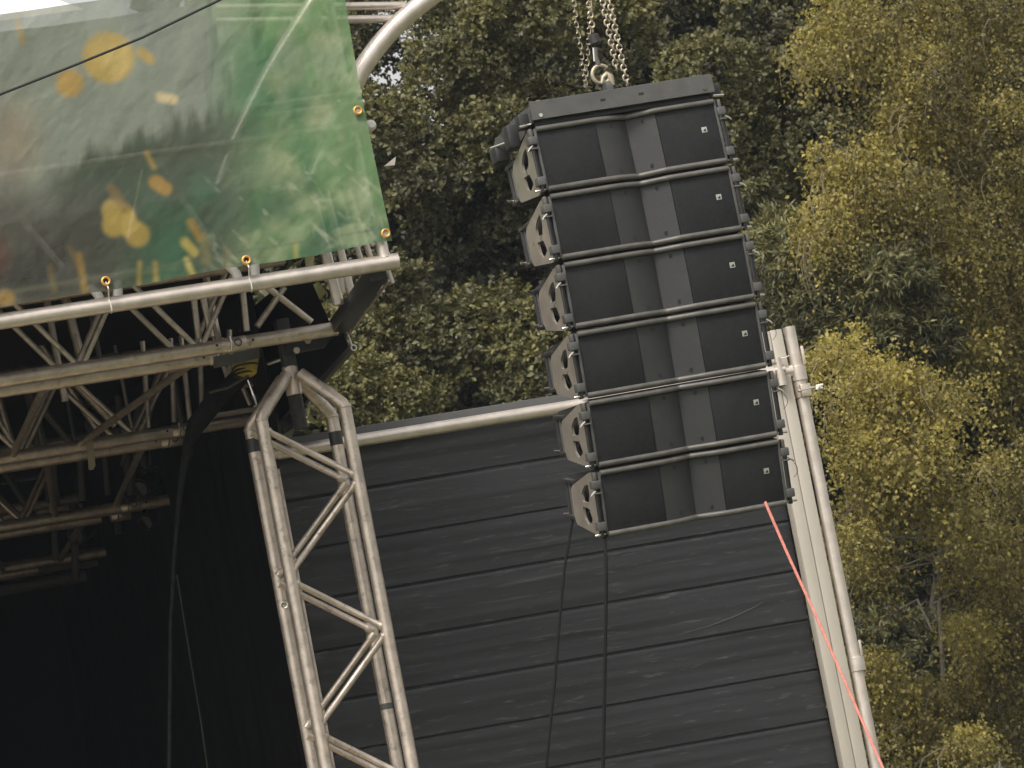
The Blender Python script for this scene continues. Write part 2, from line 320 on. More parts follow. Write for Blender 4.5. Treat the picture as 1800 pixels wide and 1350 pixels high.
t4 = roof_truss('rearmost box truss, almost lost in the dark at the far left', 7.0, -3.4, .45, -.4, 4.935, .30, H=.3, pitch=.52)
for a, b_ in (((452, 574), (500, 505)), ((470, 505), (548, 566)), ((426, 505), (434, 582)), ((340, 520), (349, 596)), ((356, 520), (372, 592))):
    t1.part('brace', MB().tube(at(*a, .03), at(*b_, .03), .0135, 10), M_ALU)
for x, y, X, Y, r in ((250, 660, 258, 700, .012), (300, 655, 306, 742, .011), (318, 650, 334, 738, .012), (350, 645, 355, 716, .012), (403, 640, 404, 700, .012), (372, 640, 400, 665, .010), (390, 655, 440, 712, .010), (255, 720, 262, 752, .009)):
    t2.part('upright', MB().tube(at(x, y-60, 1.9), at(X, Y, 1.9), r, 10), M_ALU if r < .0125 else M_STEEL)
t2.part('cross_tube', MB().tube(at(370, 732, 2.2), at(470, 715, 2.2), .013), M_ALU)
t2.part('cross_tube', MB().tube(at(405, 682, 1.6), at(480, 668, 1.6), .011), M_ALU)
for x, y, X, Y, r in ((180, 800, 190, 870, .015), (215, 795, 232, 870, .022), (245, 795, 255, 830, .016), (262, 795, 266, 828, .007), (352, 775, 354, 810, .008), (140, 830, 145, 880, .018), (95, 840, 100, 890, .016)):
    t3.part('upright', MB().tube(at(x, y-40, 4.6), at(X, Y, 4.6), r, 10), M_GREY)
for x, y, X, Y, r in ((205, 905, 209, 938, .018), (220, 895, 224, 926, .016), (95, 890, 98, 985, .018), (130, 885, 133, 1020, .020), (240, 870, 310, 860, .03)):
    t4.part('hanger', MB().tube(at(x, y, 6.4), at(X, Y, 6.4), r, 10), M_GREY)
t4.part('cross_tube', MB().tube(at(-60, 1048, 7.6), at(150, 1012, 7.6), .03), M_GREY)
t4.part('cross_tube', MB().tube(at(-60, 1022, 7.4), at(190, 985, 7.4), .022), M_GREY)
for k in range(26):                                          # the many dim uprights and hangers deeper under the roof
    px, ys = rng.uniform(10, 400), rng.choice([1.4, 3.2, 3.8, 5.6, 6.2]); py = {1.4: 700, 3.2: 800, 3.8: 830, 5.6: 900, 6.2: 925}[float(ys)]-.16*px+rng.uniform(-20, 30)
    a = at(px, py, ys); a[2] = max(a[2], 4.72); t_ = (t2 if ys < 2 else t3 if ys < 5 else t4)
    t_.part('upright', MB().tube(a, a+[rng.normal(0, .02) if k % 3 else rng.choice([-.2, .2]), 0, rng.uniform(.25, .5)], rng.choice([.009, .012, .016, .02]), 8), M_GREY if k % 2 else M_ALU)
for k, (xa, xb, y0_, y1_) in enumerate(((-.95, -.75, .3, 2.5), (-.3, -.45, .3, 2.5), (-.55, -.15, 2.8, 5.0), (-.1, .15, 2.8, 5.0), (-.5, -.1, 5.3, 7.0), (.05, .2, 5.3, 7.0))):
    (t1 if y0_ < 2 else t2 if y0_ < 5 else t3).part('purlin', MB().tube((xa, y0_, 4.93), (xb, y1_, 4.93), .016, 10), M_ALU)
# lamps and clamps that hang dark among the trusses
for i, (x, y, ys, s, lab) in enumerate(((178, 735, 3.4, .6, 'small dark stage lamp clamped behind the second truss, above the pale tag'), (262, 845, 4.4, .65, 'dark stage lamp hanging under the second truss joint'), (150, 925, 6.2, .75, 'dark stage lamp below the third truss, left of its end'), (270, 905, 5.4, .6, 'square dark lamp at the end of the third truss'))):
    c = at(x, y, ys); t = Thing('stage_lamp', lab, 'lamp', c)
    t.part('body', MB().path([c+[-.09*s, -.1*s, -.06*s], c+[-.09*s, -.09*s, -.06*s], c+[.02*s, .02*s, 0], c+[.06*s, .06*s, .03*s], c+[.09*s, .1*s, .03*s]], [.065*s, .075*s, .075*s, .05*s, .03*s], 16), M_STEEL)
    t.part('yoke', MB().path([c+[-.085*s, 0, 0], c+[-.085*s, .02, .1*s], c+[.085*s, .02, .1*s], c+[.085*s, 0, 0]], .009, 8), M_STEEL)
    t.part('clamp', MB().tube(c+[0, .02, .1*s], c+[0, .02, .16*s], .016), M_GREY)
    t.part('lens', MB().path([c+[-.094*s, -.104*s, -.064*s], c+[-.098*s, -.108*s, -.066*s]], .055*s, 16), M_GREY)
# tag, yellow hoist, cable snake, wires
c = at(152, 768, 2.44); q = [at(151, 768, 2.44), at(162, 766, 2.44), at(168, 818, 2.44), at(164, 826, 2.44), at(156, 826, 2.44)]
single('hanging_tag', MB().slab(q, .003), M_PAPER, 'pale strip of tape hanging from the second truss', 'tag', org=c)
c = at(432, 640, .45); h = Thing('chain_hoist', 'yellow hoist with black rings between the front truss and the tower top', 'hoist', c)
ax = np.array([-.35, -.1, -.93]); ax /= np.linalg.norm(ax)
h.part('housing', MB().path([c-ax*.055, c-ax*.045, c+ax*.03, c+ax*.045], [.042, .05, .05, .036], 20), M_YEL)
for k in range(3): h.part('ring', MB().torus(c+ax*(.012+.016*k), ax, .052-.004*k, .0045, 24, 6), M_RUBBER)
h.part('top_cap', MB().tube(c-ax*.10, c-ax*.05, .04), M_GREY)
h.part('shackle', MB().path([at(470, 640, .45), at(490, 633, .45), at(500, 630, .45)], .007, 8), M_CHROME)
h.part('hanging_hook', MB().path([at(436, 668, .45), at(444, 690, .45), at(450, 712, .45), at(445, 716, .45)], .007, 8), M_CHROME)
h.part('hanging_wire', MB().path([at(437, 660, .45), at(400, 682, .45), at(368, 690, .45)], .006, 6), M_GREY)
single('cable_snake', MB().path([at(*p, 1.2) for p in ((498, 590), (462, 625), (420, 664), (372, 712), (344, 748), (332, 782), (322, 830), (314, 890), (308, 960), (300, 1100), (296, 1500))], [.03, .036, .040, .042, .040, .026, .017, .013, .010, .009, .009], 12), M_GREYC, 'thick black wrapped cable bundle sagging down past the trusses', 'cable', org=at(344, 748, 1.2))
single('interior_wire', MB().path([at(*p, 3.0) for p in ((311, 1010), (322, 1080), (336, 1165), (352, 1260), (372, 1400), (400, 1560))], .0035, 6), M_GREY, 'thin pale wire running down inside the dark stage', 'wire', org=at(372, 1400, 3.0))

# ------------------------------------------------------------------ lattice tower
tw = Thing('lattice_tower', 'four legged aluminium lattice tower holding up the roof corner', 'tower', (0, .12, 0))
TX0, TX1, TZ = -.178, .170, 4.595
cr_ = {}
for nm, x, y in (('a', TX0, 0), ('b', TX1, 0), ('c', TX0+.004, .25), ('d', TX1-.001, .25)):
    sg = 1 if x < 0 else -1
    topp = (0.004+(-.028 if x < 0 else .03), .12+(y-.12)*.30, 4.765)
    tw.part('leg', MB().path([(x, y, 0), (x, y, TZ-.004), (x, y, TZ+.004)], [.0265, .0265, .0265], 20), M_ALU)
    tw.part('knee_tube', MB().path([(x, y, TZ-.006), (x+sg*.006, y+(.12-y)*.03, TZ+.012), topp], .0262, 18), M_ALU)
    tw.part('weld_collar', MB().path([(x, y, TZ-.010), (x, y, TZ-.006), (x, y, TZ+.000), (x, y, TZ+.003)], [.0265, .028, .028, .0265], 18), M_ALU)
def lacing(y, z):
    side = 1; zz = z; k = 0
    while zz > .3:
        if side > 0: a, b, nz = (TX0, y, zz), (TX1, y, zz-.25), zz-.265
        else: a, b, nz = (TX1, y, zz), (TX0, y, zz-.33), zz-.36
        tw.part('brace', MB().weld(a, b, .0135, 12), M_ALU); zz = nz; side = -side
lacing(.0, 4.555); lacing(.235, 4.575)
for z in (2.3, 1.7, 1.1, .5):
    for x in (TX0-.006, TX1-.004): tw.part('cross_bar', MB().tube((x, .0, z), (x, .25, z-.005), .0125, 10), M_ALU)
for z, x in ((4.525, TX0+.004), (4.50, TX1-.001)): tw.part('tape_wrap', MB().path([(x, .25, z-.028), (x, .25, z+.028)], .0272, 18), M_STEEL)
tw.part('tape_wrap', MB().path([(TX1-.001, .25, 3.375), (TX1-.001, .25, 3.40)], .0272, 18), M_GREY)
tw.part('pin_ring', MB().torus((TX0+.004, .25-.028, 3.86), (.3, 1, .1), .011, .004, 14, 6), M_CHROME)
tw.part('sleeve', MB().path([(.004, .12, 4.685), (.004, .12, 4.688), (.004, .12, 4.803), (.004, .12, 4.806)], [.030, .033, .033, .030], 22), M_ALU)
sp = MB(); zz = np.linspace(4.545, 4.70, 44); sp.path([(.004, .12, z) for z in zz], [.0285+.0014*(i % 2) for i in range(44)], 22)
sp_o = tw.part('spindle', sp, M_STEEL, ang=20)
tw.part('pin_hole', MB().path([(.010, .0885, 4.572), (.010, .11, 4.572)], .008, 10), M_RUBBER, parent=sp_o)
tw.part('head_post', MB().box((-.022, .09, 4.80), (.032, .15, 5.0)), M_STEEL, .004)
tw.part('head_plate', MB().slab([at(375, 648, .2), at(455, 630, .2), at(455, 612, .2), at(375, 628, .2)], .02), M_GREY)
tw.part('head_plate', MB().slab([at(500, 625, .1), at(570, 612, .1), at(586, 588, .1), at(500, 600, .1)], .02), M_STEEL)
for px, py in ((405, 618), (540, 600), (520, 617)): c = at(px, py, .06); tw.part('bolt_head', MB().path([c, c+[0, -.02, 0]], .014, 6), M_ALU)
# black gusset with its pole at the roof corner
g = Thing('corner_gusset', 'black triangular panel with a grey strut at the roof corner beside the tower', 'panel', at(560, 640, .4))
g.part('panel', MB().slab([(.222, .02, 4.90), (.235, .02, 4.83), (.222, .95, 4.775), (.205, .75, 4.90)], .006), M_DRAPE)
g.part('panel', MB().slab([(.20, .06, 4.90), (.205, .9, 4.78), (.15, 1.4, 4.70), (.10, 1.4, 5.2), (.14, .1, 5.2)], .006), M_DRAPE)
g.part('strut', beam((.247, -.0, 4.826), (.232, .98, 4.762), .012, .014), M_GREY, .003)
g.part('strut', MB().tube((.236, .0, 4.90), (.246, -.01, 4.83), .004), M_ALU)
c = at(622, 611, -.01); g.part('d_ring', MB().torus(c, (0, 1, 0), .011, .003, 14, 6), M_TIE)

# ------------------------------------------------------------------ dark plank wall with its top tube and end post
wl = Thing('plank_wall', 'dark plank side wall with silver top tube beside the stage', 'wall', (1.1, .55, 1.2))
PH = .2115; WX0, WX1 = -.02, 2.088
def plank(seed):
    r_ = np.random.default_rng(seed); zs = np.linspace(0.0045, PH-.010, 15); prof = [(0.014, 0.0), (0.014, .003), (.001, .0042)]
    ph = r_.random(4)*6.28
    for z in zs: prof.append((-.0004*math.sin(z*60+ph[0])-.0005*math.sin(z*118+ph[1])-.0004*math.sin(z*200+ph[2])-.0016*math.sin(z/PH*math.pi)**.35, z))
    prof += [(-.0004, PH-.0085), (.005, PH-.0035), (.014, PH-.003), (.014, PH)]
    n = len(prof); xs = np.linspace(WX0, WX1, 9); vs = []; fs = []; k2 = r_.random(3)*6
    for x in xs: vs += [(x, y+.0010*math.sin(x*2.1+k2[0])*math.sin(z/PH*math.pi)+.0012*math.sin(x*5+k2[1]+z*14), z) for y, z in prof]
    m9 = 8*n
    vs += [(WX0, .03, 0), (WX0, .03, PH), (WX1, .03, 0), (WX1, .03, PH)]
    for j in range(8):
        for i in range(n-1): fs.append((j*n+i, j*n+i+n, j*n+i+n+1, j*n+i+1))
    e = 9*n; fs.append(tuple(list(range(n))+[e+1, e])); fs.append(tuple([e+2, e+3]+list(range(e-1, e-n-1, -1)))); return MB().add(vs, fs)
pm = [mesh_of('plank', plank(s), M_WALL, None, 0, 50) for s in (1, 2, 3, 4)]
ztop = 4.316
for k in range(-1, 15):
    o = bpy.data.objects.new('plank', pm[(k*7+1) % 4]); COL.objects.link(o); o.parent = wl.o
    o.location = Vector((0-1.1, 0, ztop-k*PH-PH-1.2)) if True else None
wl.part('fascia', MB().box((WX0-.02, .575, 4.44), (WX1, .61, 4.575)), M_FASCIA, .004)
wl.part('top_tube', MB().path([(-.03, .48, 4.506), (2.21, .48, 4.506)], .0265, 24), M_ALUB)
wl.part('tube_plug', MB().path([(-.075, .48, 4.506), (-.045, .48, 4.506), (-.045, .48, 4.506), (-.03, .48, 4.506)], [.013, .013, .022, .022], 14), M_ALUB)
wl.part('edge_channel', MB().box((-.06, .53, 1.2), (-.022, .6, 4.45)), M_ALU, .003)
wl.part('end_post', MB().box((2.088, .46, 1.2), (2.139, .53, 4.685)), M_POST, .003)
wl.part('end_post', MB().box((2.1415, .458, 1.2), (2.193, .53, 4.687)), M_POST, .003)
wl.part('gap_shade_strip', MB().box((2.193, .50, 1.2), (2.206, .53, 4.67)), M_RUBBER)  # black strip standing in for the shade between post and tube
wl.part('post_tube', MB().pipe((2.232, .48, 1.2), (2.232, .48, 4.692), .0265), M_ALUB)
wl.part('tube_boss', MB().path([(2.05, .445, 4.506), (2.055, .445, 4.506), (2.115, .445, 4.506), (2.125, .445, 4.506)], [.02, .032, .032, .015], 18), M_ALUB)
wl.part('boss_pin', MB().tube((2.11, .43, 4.512), (2.165, .43, 4.512), .0125), M_ALUB)
wl.part('boss_tube', MB().pipe((2.14, .432, 4.515), (2.14, .432, 4.445), .020), M_ALUB)
for z, x in ((4.49, 2.235), (3.245, 2.238)):
    wl.part('sleeve', MB().path([(x, .478, z-.031), (x, .478, z-.029), (x, .478, z+.029), (x, .478, z+.031)], [.030, .0335, .0335, .030], 20), M_ALUB)
wl.part('sleeve_key', MB().box((2.255, .44, 4.52), (2.266, .455, 4.60)), M_ALUB, .002)
wl.part('sleeve_key', MB().box((2.252, .44, 3.276), (2.262, .452, 3.34)), M_ALUB, .002)
cl = wl.part('scaffold_clamp', MB().path([(2.236, .478, 4.385), (2.236, .478, 4.388), (2.236, .478, 4.437), (2.236, .478, 4.44)], [.029, .034, .034, .029], 20), M_ALU)
wl.part('clamp_bolt', MB().tube((2.205, .435, 4.412), (2.285, .435, 4.418), .006), M_CHROME, parent=cl)
wl.part('wing_nut', MB().path([(2.285, .43, 4.405), (2.292, .43, 4.418), (2.315, .43, 4.423)], [.006, .010, .005], 10), M_TIE, parent=cl)
wl.part('wing_nut', MB().path([(2.287, .43, 4.420), (2.300, .43, 4.412), (2.312, .43, 4.408)], [.006, .008, .004], 10), M_TIE, parent=cl)
wl.part('clamp_jaw', MB().box((2.216, .43, 4.385), (2.262, .452, 4.44)), M_ALU, .004, parent=cl)
wl.part('cable_tie', MB().path([at(1364, 629, .45), at(1372, 630, .44), at(1380, 629, .44), at(1387, 625, .44)], .0025, 6), M_TIE)
sc = [at(*p, .5455) for p in ((1190, 1117), (1225, 1107), (1265, 1094), (1300, 1080), (1328, 1066), (1341, 1058))]
for i, p in enumerate(sc): p[1] = .5440
wl.part('scratch', MB().path(sc, [.0006, .0012, .0016, .0018, .0014, .0006], 4), M_GREY)

# ------------------------------------------------------------------ loudspeaker column
YA, RL = R(17.0), R(-.9)
rx = np.array([math.cos(YA), math.sin(YA), 0]); ry = np.array([-math.sin(YA), math.cos(YA), 0]); rz = np.array([0, 0, 1.0])
rx, rz = rx*math.cos(RL)-rz*math.sin(RL), rz*math.cos(RL)+rx*math.sin(RL)
BP = np.array([.586, 21.481, 5.138]); TILT = [R(-1.65+2.778*i) for i in range(6)]; STEP = .253; HW = .352
def frame(pos, th):
    M = np.eye(4); M[:3, 0] = rx; M[:3, 1] = ry*math.cos(th)+rz*math.sin(th); M[:3, 2] = rz*math.cos(th)-ry*math.sin(th); M[:3, 3] = pos; return M
LABS = ['topmost black loudspeaker of the hanging column, right under the lifting frame', 'second loudspeaker from the top of the hanging column',
        'third loudspeaker from the top of the hanging column', 'fourth loudspeaker from the top, above the silver wall tube line',
        'fifth loudspeaker from the top, second from the bottom of the column', 'lowest loudspeaker of the hanging column, with ropes below']
def vprof(y0=0.0, d=.038):
    p = [(-.343, y0), (-.115, y0)]
    for t in np.linspace(.1, 1, 8): p.append((-.115+t*.125, y0+d*(.35*t+.65*t**2.6)))
    for t in np.linspace(.1, 1, 8): p.append((.010+t*.105, y0+d*(1-t)))
    return p+[(.343, y0)]
T0 = frame(BP, TILT[0])
sp = Thing('loudspeaker', LABS[0], 'loudspeaker', (0, 0, 0), T0, group='loudspeakers of the hanging column')
b = MB(); b.add([(-.33, .07, -.010), (.33, .07, -.010), (.33, .07, -.240), (-.33, .07, -.240), (-.33, .44, -.045), (.33, .44, -.045), (.33, .44, -.205), (-.33, .44, -.205)], [(0, 3, 2, 1), (4, 5, 6, 7), (0, 1, 5, 4), (1, 2, 6, 5), (2, 3, 7, 6), (3, 0, 4, 7)])
body = sp.part('cabinet', b, M_CAB, .004)
for z in (-.015, -.2375): sp.part('rail', MB().path([(x, y+.004, z) for x, y in vprof()], .0100, 10, True, 1.0), M_RAIL, ang=60)
for z in (-.005, -.2475):      # thin lids behind the rails close the cabinet
    pr = vprof(.008); n = len(pr); vs = [(x, y, z-.002) for x, y in pr]+[(x, .09, z-.002) for x, y in pr]+[(x, y, z+.002) for x, y in pr]+[(x, .09, z+.002) for x, y in pr]
    fs = []
    for i in range(n-1): fs += [(i, i+n, i+n+1, i+1), (i+2*n, i+1+2*n, i+1+3*n, i+3*n), (i, i+1, i+1+2*n, i+2*n)]
    sp.part('lid', MB().add(vs, fs), M_CAB)
for s in (-1, 1):
    x0, x1 = sorted((s*.342, s*.117)); gr = sp.part('grille', MB().box((x0, .008, -.229), (x1, .03, -.0235)), M_GRILLE, .003)
    if s > 0:
        bd = sp.part('badge', MB().slab([(.277, .0072, -.103), (.297, .0072, -.103), (.297, .0072, -.123), (.277, .0072, -.123)], .002), M_BADGE, parent=gr)
        sp.part('badge_mark', MB().slab([(.281, .0050, -.1195), (.293, .0050, -.1195), (.291, .0050, -.109), (.284, .0050, -.1135)], .001), M_STEEL, parent=gr)
pr = vprof(.012)
for s in (-1, 1):
    q = [p for p in pr[1:-1] if (p[0] <= .0101 if s < 0 else p[0] >= .0099)]
    if s < 0: q = q[:-1]+[(q[-1][0]-.002, q[-1][1])]
    else: q = [(q[0][0]+.002, q[0][1])]+q[1:] if q[0][0] < .0101 else q
    n = len(q); vs = [(x, y, -.0235) for x, y in q]+[(x, y, -.229) for x, y in q]; vs += [(x, y+.004, z) for x, y, z in vs]
    fs = []
    for i in range(n-1): fs += [(i, i+n, i+n+1, i+1), (i+2*n, i+1+2*n, i+1+3*n, i+3*n)]
    fn = sp.part('fin', MB().add(vs, fs), M_FIN, ang=60)
    for z in (-.042, -.210):
        x = -.055 if s < 0 else .07; y = np.interp(x, [p[0] for p in q], [p[1] for p in q])
        sp.part('screw', MB().path([(x, y-.0015, z), (x, y+.003, z)], .0082, 8), M_RUBBER, parent=fn)
sp.part('throat', MB().box((.004, .0515, -.23), (.016, .060, -.02)), M_RUBBER)
for s in (-1, 1):
    outl = rounded([(.035, -.014), (.075, -.014), (.300, -.075), (.318, -.095), (.318, -.190), (.300, -.218), (.07, -.244), (.035, -.235)], .012)
    h1 = rounded([(.105, -.058), (.150, -.066), (.195, -.095), (.195, -.128), (.125, -.128), (.105, -.10)], .010)
    h2 = rounded([(.130, -.150), (.205, -.146), (.200, -.19), (.165, -.212), (.105, -.192)], .010)
    x0 = s*.339; sp.part('rigging_plate', plate(outl, [h1, h2], *sorted((s*.353, s*.362))), M_SIDE, 0, ang=30)
    X = s*.364
    sp.part('corner_strip', MB().box((s*.3465-.0045, .004, -.240), (s*.3465+.0045, .03, -.012)), M_GREY, .001)
    def bx(y0, y1, z0, z1, d=.010): return MB().box((X-d, y0, z0), (X+d, y1, z1))
    sp.part('hinge_block', bx(-.006, .036, -.070, -.040, .016), M_GREY, .004)
    sp.part('hinge_block', bx(-.006, .036, -.222, -.190, .016), M_GREY, .004)
    sp.part('hinge_link', bx(.004, .030, -.010, -.040, .006), M_RAIL, .002)
    sp.part('hinge_link', bx(.004, .030, -.247, -.218, .006), M_STEEL, .002)
    sp.part('front_bar', MB().tube((X-.006, .002, -.19), (X-.006, .002, -.066), .0055, 10), M_STEEL)
    sp.part('front_bar', MB().tube((X+.006, .018, -.19), (X+.006, .018, -.066), .0065, 10), M_STEEL)
    sp.part('bar_clip', bx(-.008, .03, -.088, -.083, .014), M_RAIL, .001)
    sp.part('pin', MB().path([(X-.012*s, .016, -.236), (X+.024*s, .016, -.238), (X+.027*s, .016, -.238)], [.005, .005, .003], 10), M_CHROME)
    sp.part('pin', MB().path([(X+.008*s, -.004, -.076), (X+.022*s, -.006, -.086), (X+.028*s, -.006, -.094)], [.004, .004, .003], 8), M_CHROME)
    sp.part('lanyard', MB().torus((X+.014*s, .012, -.145+.02*s), (0, 1, 0), .030, .0012, 18, 5, -.9 if s > 0 else 2.2, 1.2 if s > 0 else 4.1, (1, 1)), M_STEEL)
    sp.part('rear_bar', MB().path([(s*.345, .405, -.055), (s*.345, .405, -.20)], .011, 10), M_STEEL)
    sp.part('rear_bar', MB().path([(s*.345, .375, -.06), (s*.345, .375, -.195)], .006, 8), M_GREY)
    sp.part('rear_bracket', MB().box((s*.345-.012, .30, -.072), (s*.345+.012, .425, -.056)), M_STEEL, .003)
    sp.part('rear_bracket', MB().box((s*.345-.012, .30, -.205), (s*.345+.012, .425, -.19)), M_STEEL, .003)
    sp.part('rear_pin', MB().tube((s*.33, .41, -.19), (s*.375, .41, -.185), .0045, 8), M_CHROME)
boxes = [sp.o]; pos = BP.copy()
for i in range(1, 6):
    M = frame(pos, TILT[i-1]); pos = pos-M[:3, 2]*STEP
    c = dup(sp.o); c.matrix_world = Matrix(frame(pos, TILT[i]).tolist()); c['label'] = LABS[i]; boxes.append(c)
BOT = frame(pos, TILT[5])

# lifting frame on top
T1 = frame(BP, R(-1.0))
ff = Thing('lifting_frame', 'dark grey lifting frame that carries the loudspeaker column', 'lifting frame', (0, 0, .05), T1)
fr = ff.part('front_beam', MB().add([(-.352, -.012, .017), (.352, -.012, .017), (.352, -.012, .083), (-.352, -.012, .083), (-.352, .004, .087), (.352, .004, .087), (.352, .05, .087), (-.352, .05, .087), (-.352, .05, .081), (.352, .05, .081), (-.352, .0, .081), (.352, .0, .081), (-.352, .0, .017), (.352, .0, .017)],
     [(0, 1, 2, 3), (3, 2, 5, 4), (4, 5, 6, 7), (7, 6, 9, 8), (8, 9, 11, 10), (10, 11, 13, 12), (12, 13, 1, 0)]), M_GREY)
for x in (-.075, .073): ff.part('slot', MB().box((x-.010, -.0132, .046), (x+.010, -.008, .056)), M_RUBBER, .002, parent=fr)
for x, z, r in ((-.318, .030, .007), (.315, .034, .006)): ff.part('rivet', MB().path([(x, -.016, z), (x, -.010, z)], r, 12), M_BADGE if x < 0 else M_GREY, parent=fr)
ff.part('rear_beam', MB().box((-.34, .46, .01), (.34, .52, .07)), M_GREY, .004)
for s in (-1, 1):
    ff.part('side_arm', plate(rounded([(.0, .01), (.0, .07), (.2, .075), (.50, .055), (.50, .0), (.2, -.02)], .02), [rounded([(.26, .02), (.26, .045), (.34, .04), (.34, .015)], .008)], *sorted((s*.342, s*.352))), M_GREY)
    ff.part('pin_block', MB().box((s*.368-.022, .03, .000), (s*.368+.022, .085, .055)), M_STEEL, .007)
    ff.part('pin_block', MB().box((s*.372-.022, .18, -.035), (s*.372+.022, .25, .050)), M_STEEL, .008)
    ff.part('pin_block', MB().box((s*.378-.026, .34, -.05), (s*.378+.026, .42, .01)), M_STEEL, .008)
    ff.part('pin', MB().tube((s*.36, .30, .01), (s*.412, .36, .008), .004, 8), M_CHROME)
    ff.part('pin', MB().tube((s*.35, .026, .01), (s*.395, .024, .006), .005, 8), M_CHROME)
    ff.part('lanyard', MB().torus((s*.388, .2, .025), (.3, 1, 0), .024, .0015, 18, 5), M_STEEL)
ff.part('gap_shade_plate', MB().box((-.338, .022, .0015), (.338, .46, .024)), M_STEEL)  # dark plate added so the gap under the front beam looks shaded
ff.part('spine', MB().box((-.05, .05, .02), (.05, .47, .07)), M_STEEL, .004)
ff.part('lug', plate(rounded([(.10, .06), (.10, .135), (.16, .15), (.20, .06)], .015), [], -.012, .012), M_GREY)
ff.part('lug_plate', MB().box((-.01, .06, .078), (.075, .16, .088)), M_STEEL, .003)

# hook, shackle and chains
def fw_(px, py, dy=.15):
    """world point on the plane of the lifting frame, dy metres behind its front"""
    n = ry; c = BP+ry*dy; d = ray(px, py); return C0+d*((c-C0)@n/(d@n))
hk = Thing('hoist_hook', 'steel hook and round shackle linking the chain to the lifting frame', 'hook', fw_(1056, 130), WORLD)
hk.part('bow', MB().torus(fw_(1057, 131), ry, .034, .0075, 26, 10, .2, 5.6), M_ZINC)
hk.part('shank', MB().path([fw_(1047, 84), fw_(1048, 100), fw_(1052, 114)], [.008, .008, .010], 12), M_GREY)
hk.part('latch', MB().path([fw_(1043, 84), fw_(1045, 108)], .004, 8), M_CHROME)
hk.part('swivel_block', MB().path([fw_(1042, 60), fw_(1043, 63), fw_(1047, 76), fw_(1048, 79)], [.012, .019, .021, .014], 14), M_STEEL)
hk.part('shackle_body', MB().path([fw_(1058, 148), fw_(1060, 136), fw_(1066, 130), fw_(1072, 134), fw_(1076, 150)], [.008, .009, .011, .013, .012], 10), M_ZINC)
hk.part('shackle_pin', MB().tube(fw_(1052, 149), fw_(1080, 146), .008), M_STEEL)
def link_mesh(p, wd, r):
    pts = []; h = p*.62; w_ = wd
    for a in np.linspace(0, 2*math.pi, 21): pts.append((w_*math.cos(a), 0, (h-w_)*(1 if math.sin(a) >= 0 else -1)+w_*math.sin(a)))
    return mesh_of('link', MB().path(pts, r, 6, False), M_ZINC)
def chain(label, pts, p, wd, r, phase=0):
    pts = [np.array(q) for q in pts]; root = bpy.data.objects.new('hoist_chain', None); COL.objects.link(root); root.empty_display_size = .05
    root.location = pts[-1].tolist(); root['label'] = label; root['category'] = 'chain'; root['group'] = 'chains above the lifting frame'
    me = link_mesh(p, wd, r); seg = [np.linalg.norm(pts[i+1]-pts[i]) for i in range(len(pts)-1)]; tot = sum(seg); s = 0; k = phase
    while s < tot:
        q = s; i = 0
        while i < len(seg)-1 and q > seg[i]: q -= seg[i]; i += 1
        d = (pts[i+1]-pts[i])/seg[i]; c = pts[i]+d*q
        M = Vector(d.tolist()).to_track_quat('Z', 'Y').to_matrix().to_4x4()
        M = Matrix.Translation(Vector((c-pts[-1]).tolist()))@M@Matrix.Rotation(R(12+90*(k % 2)+random.uniform(-9, 9)), 4, 'Z')
        o = bpy.data.objects.new('link', me); COL.objects.link(o); o.parent = root; o.matrix_local = M; s += p; k += 1
chain('galvanised load chain on the right, front fall of the pair', [fw_(1038, -190, .13), fw_(1067, -20, .13), fw_(1072, 5, .13), fw_(1102, 146, .13)], .0190, .0092, .0036, 0)
chain('galvanised load chain of the pair at right, back fall ending at the shackle', [fw_(1030, -190, .16), fw_(1056, -20, .16), fw_(1060, 5, .16), fw_(1084, 122, .16)], .0190, .0092, .0036, 1)
chain('chain running down to the hook block', [fw_(1010, -190, .16), fw_(1033, -10, .16), fw_(1043, 60, .16)], .0185, .0085, .0032, 0)
chain('thin slack chain hanging leftmost of the chains', [fw_(990, -190, .2), fw_(1008, -10, .2), fw_(1013, 40, .2), fw_(1022, 90, .2), fw_(1029, 152, .2)], .020, .0062, .0018, 0)
chain('thin slack chain between the hook and the leftmost chain', [fw_(1038, -20, .2), fw_(1035, 60, .2), fw_(1033, 105, .2), fw_(1029, 150, .2)], .020, .0062, .0018, 1)

# ------------------------------------------------------------------ ropes and wire
def bl(x, y, z): return BOT[:3, :3]@np.array([x, y, z])+BOT[:3, 3]
def rope(name, label, pts, r, m, cat='rope'): single(name, MB().path(pts, r, 8), m, label, cat, WORLD, pts[-1])
def toward(px, py, dep): return wat(px, py, dep)
a = bl(-.354, .02, -.25); rope('guide_rope', 'black guide rope hanging from the lower front corner of the loudspeaker column', [a+[0, 0, .03], a, toward(1066, 1010, 21.45), toward(1064, 1150, 21.4), toward(1060, 1350, 21.3), toward(1052, 1700, 21.1)], .0062, M_ROPE_K)
a = bl(-.345, .40, -.21); rope('guide_rope', 'black guide rope hanging from the rear corner of the lowest loudspeaker', [a+[0, 0, .05], a, toward(992, 1000, 21.75), toward(983, 1100, 21.7), toward(974, 1210, 21.6), toward(960, 1350, 21.5), toward(935, 1700, 21.3)], .0052, M_ROPE_K)
a = bl(.25, .06, -.25); rope('guide_rope', 'red rope slanting down from the underside of the loudspeaker column', [toward(1345, 882, 21.66), toward(1352, 899, 21.65), toward(1385, 975, 21.62), toward(1440, 1095, 21.55), toward(1500, 1232, 21.45), toward(1552, 1350, 21.35), toward(1720, 1725, 21.05)], .0054, M_ROPE_R)
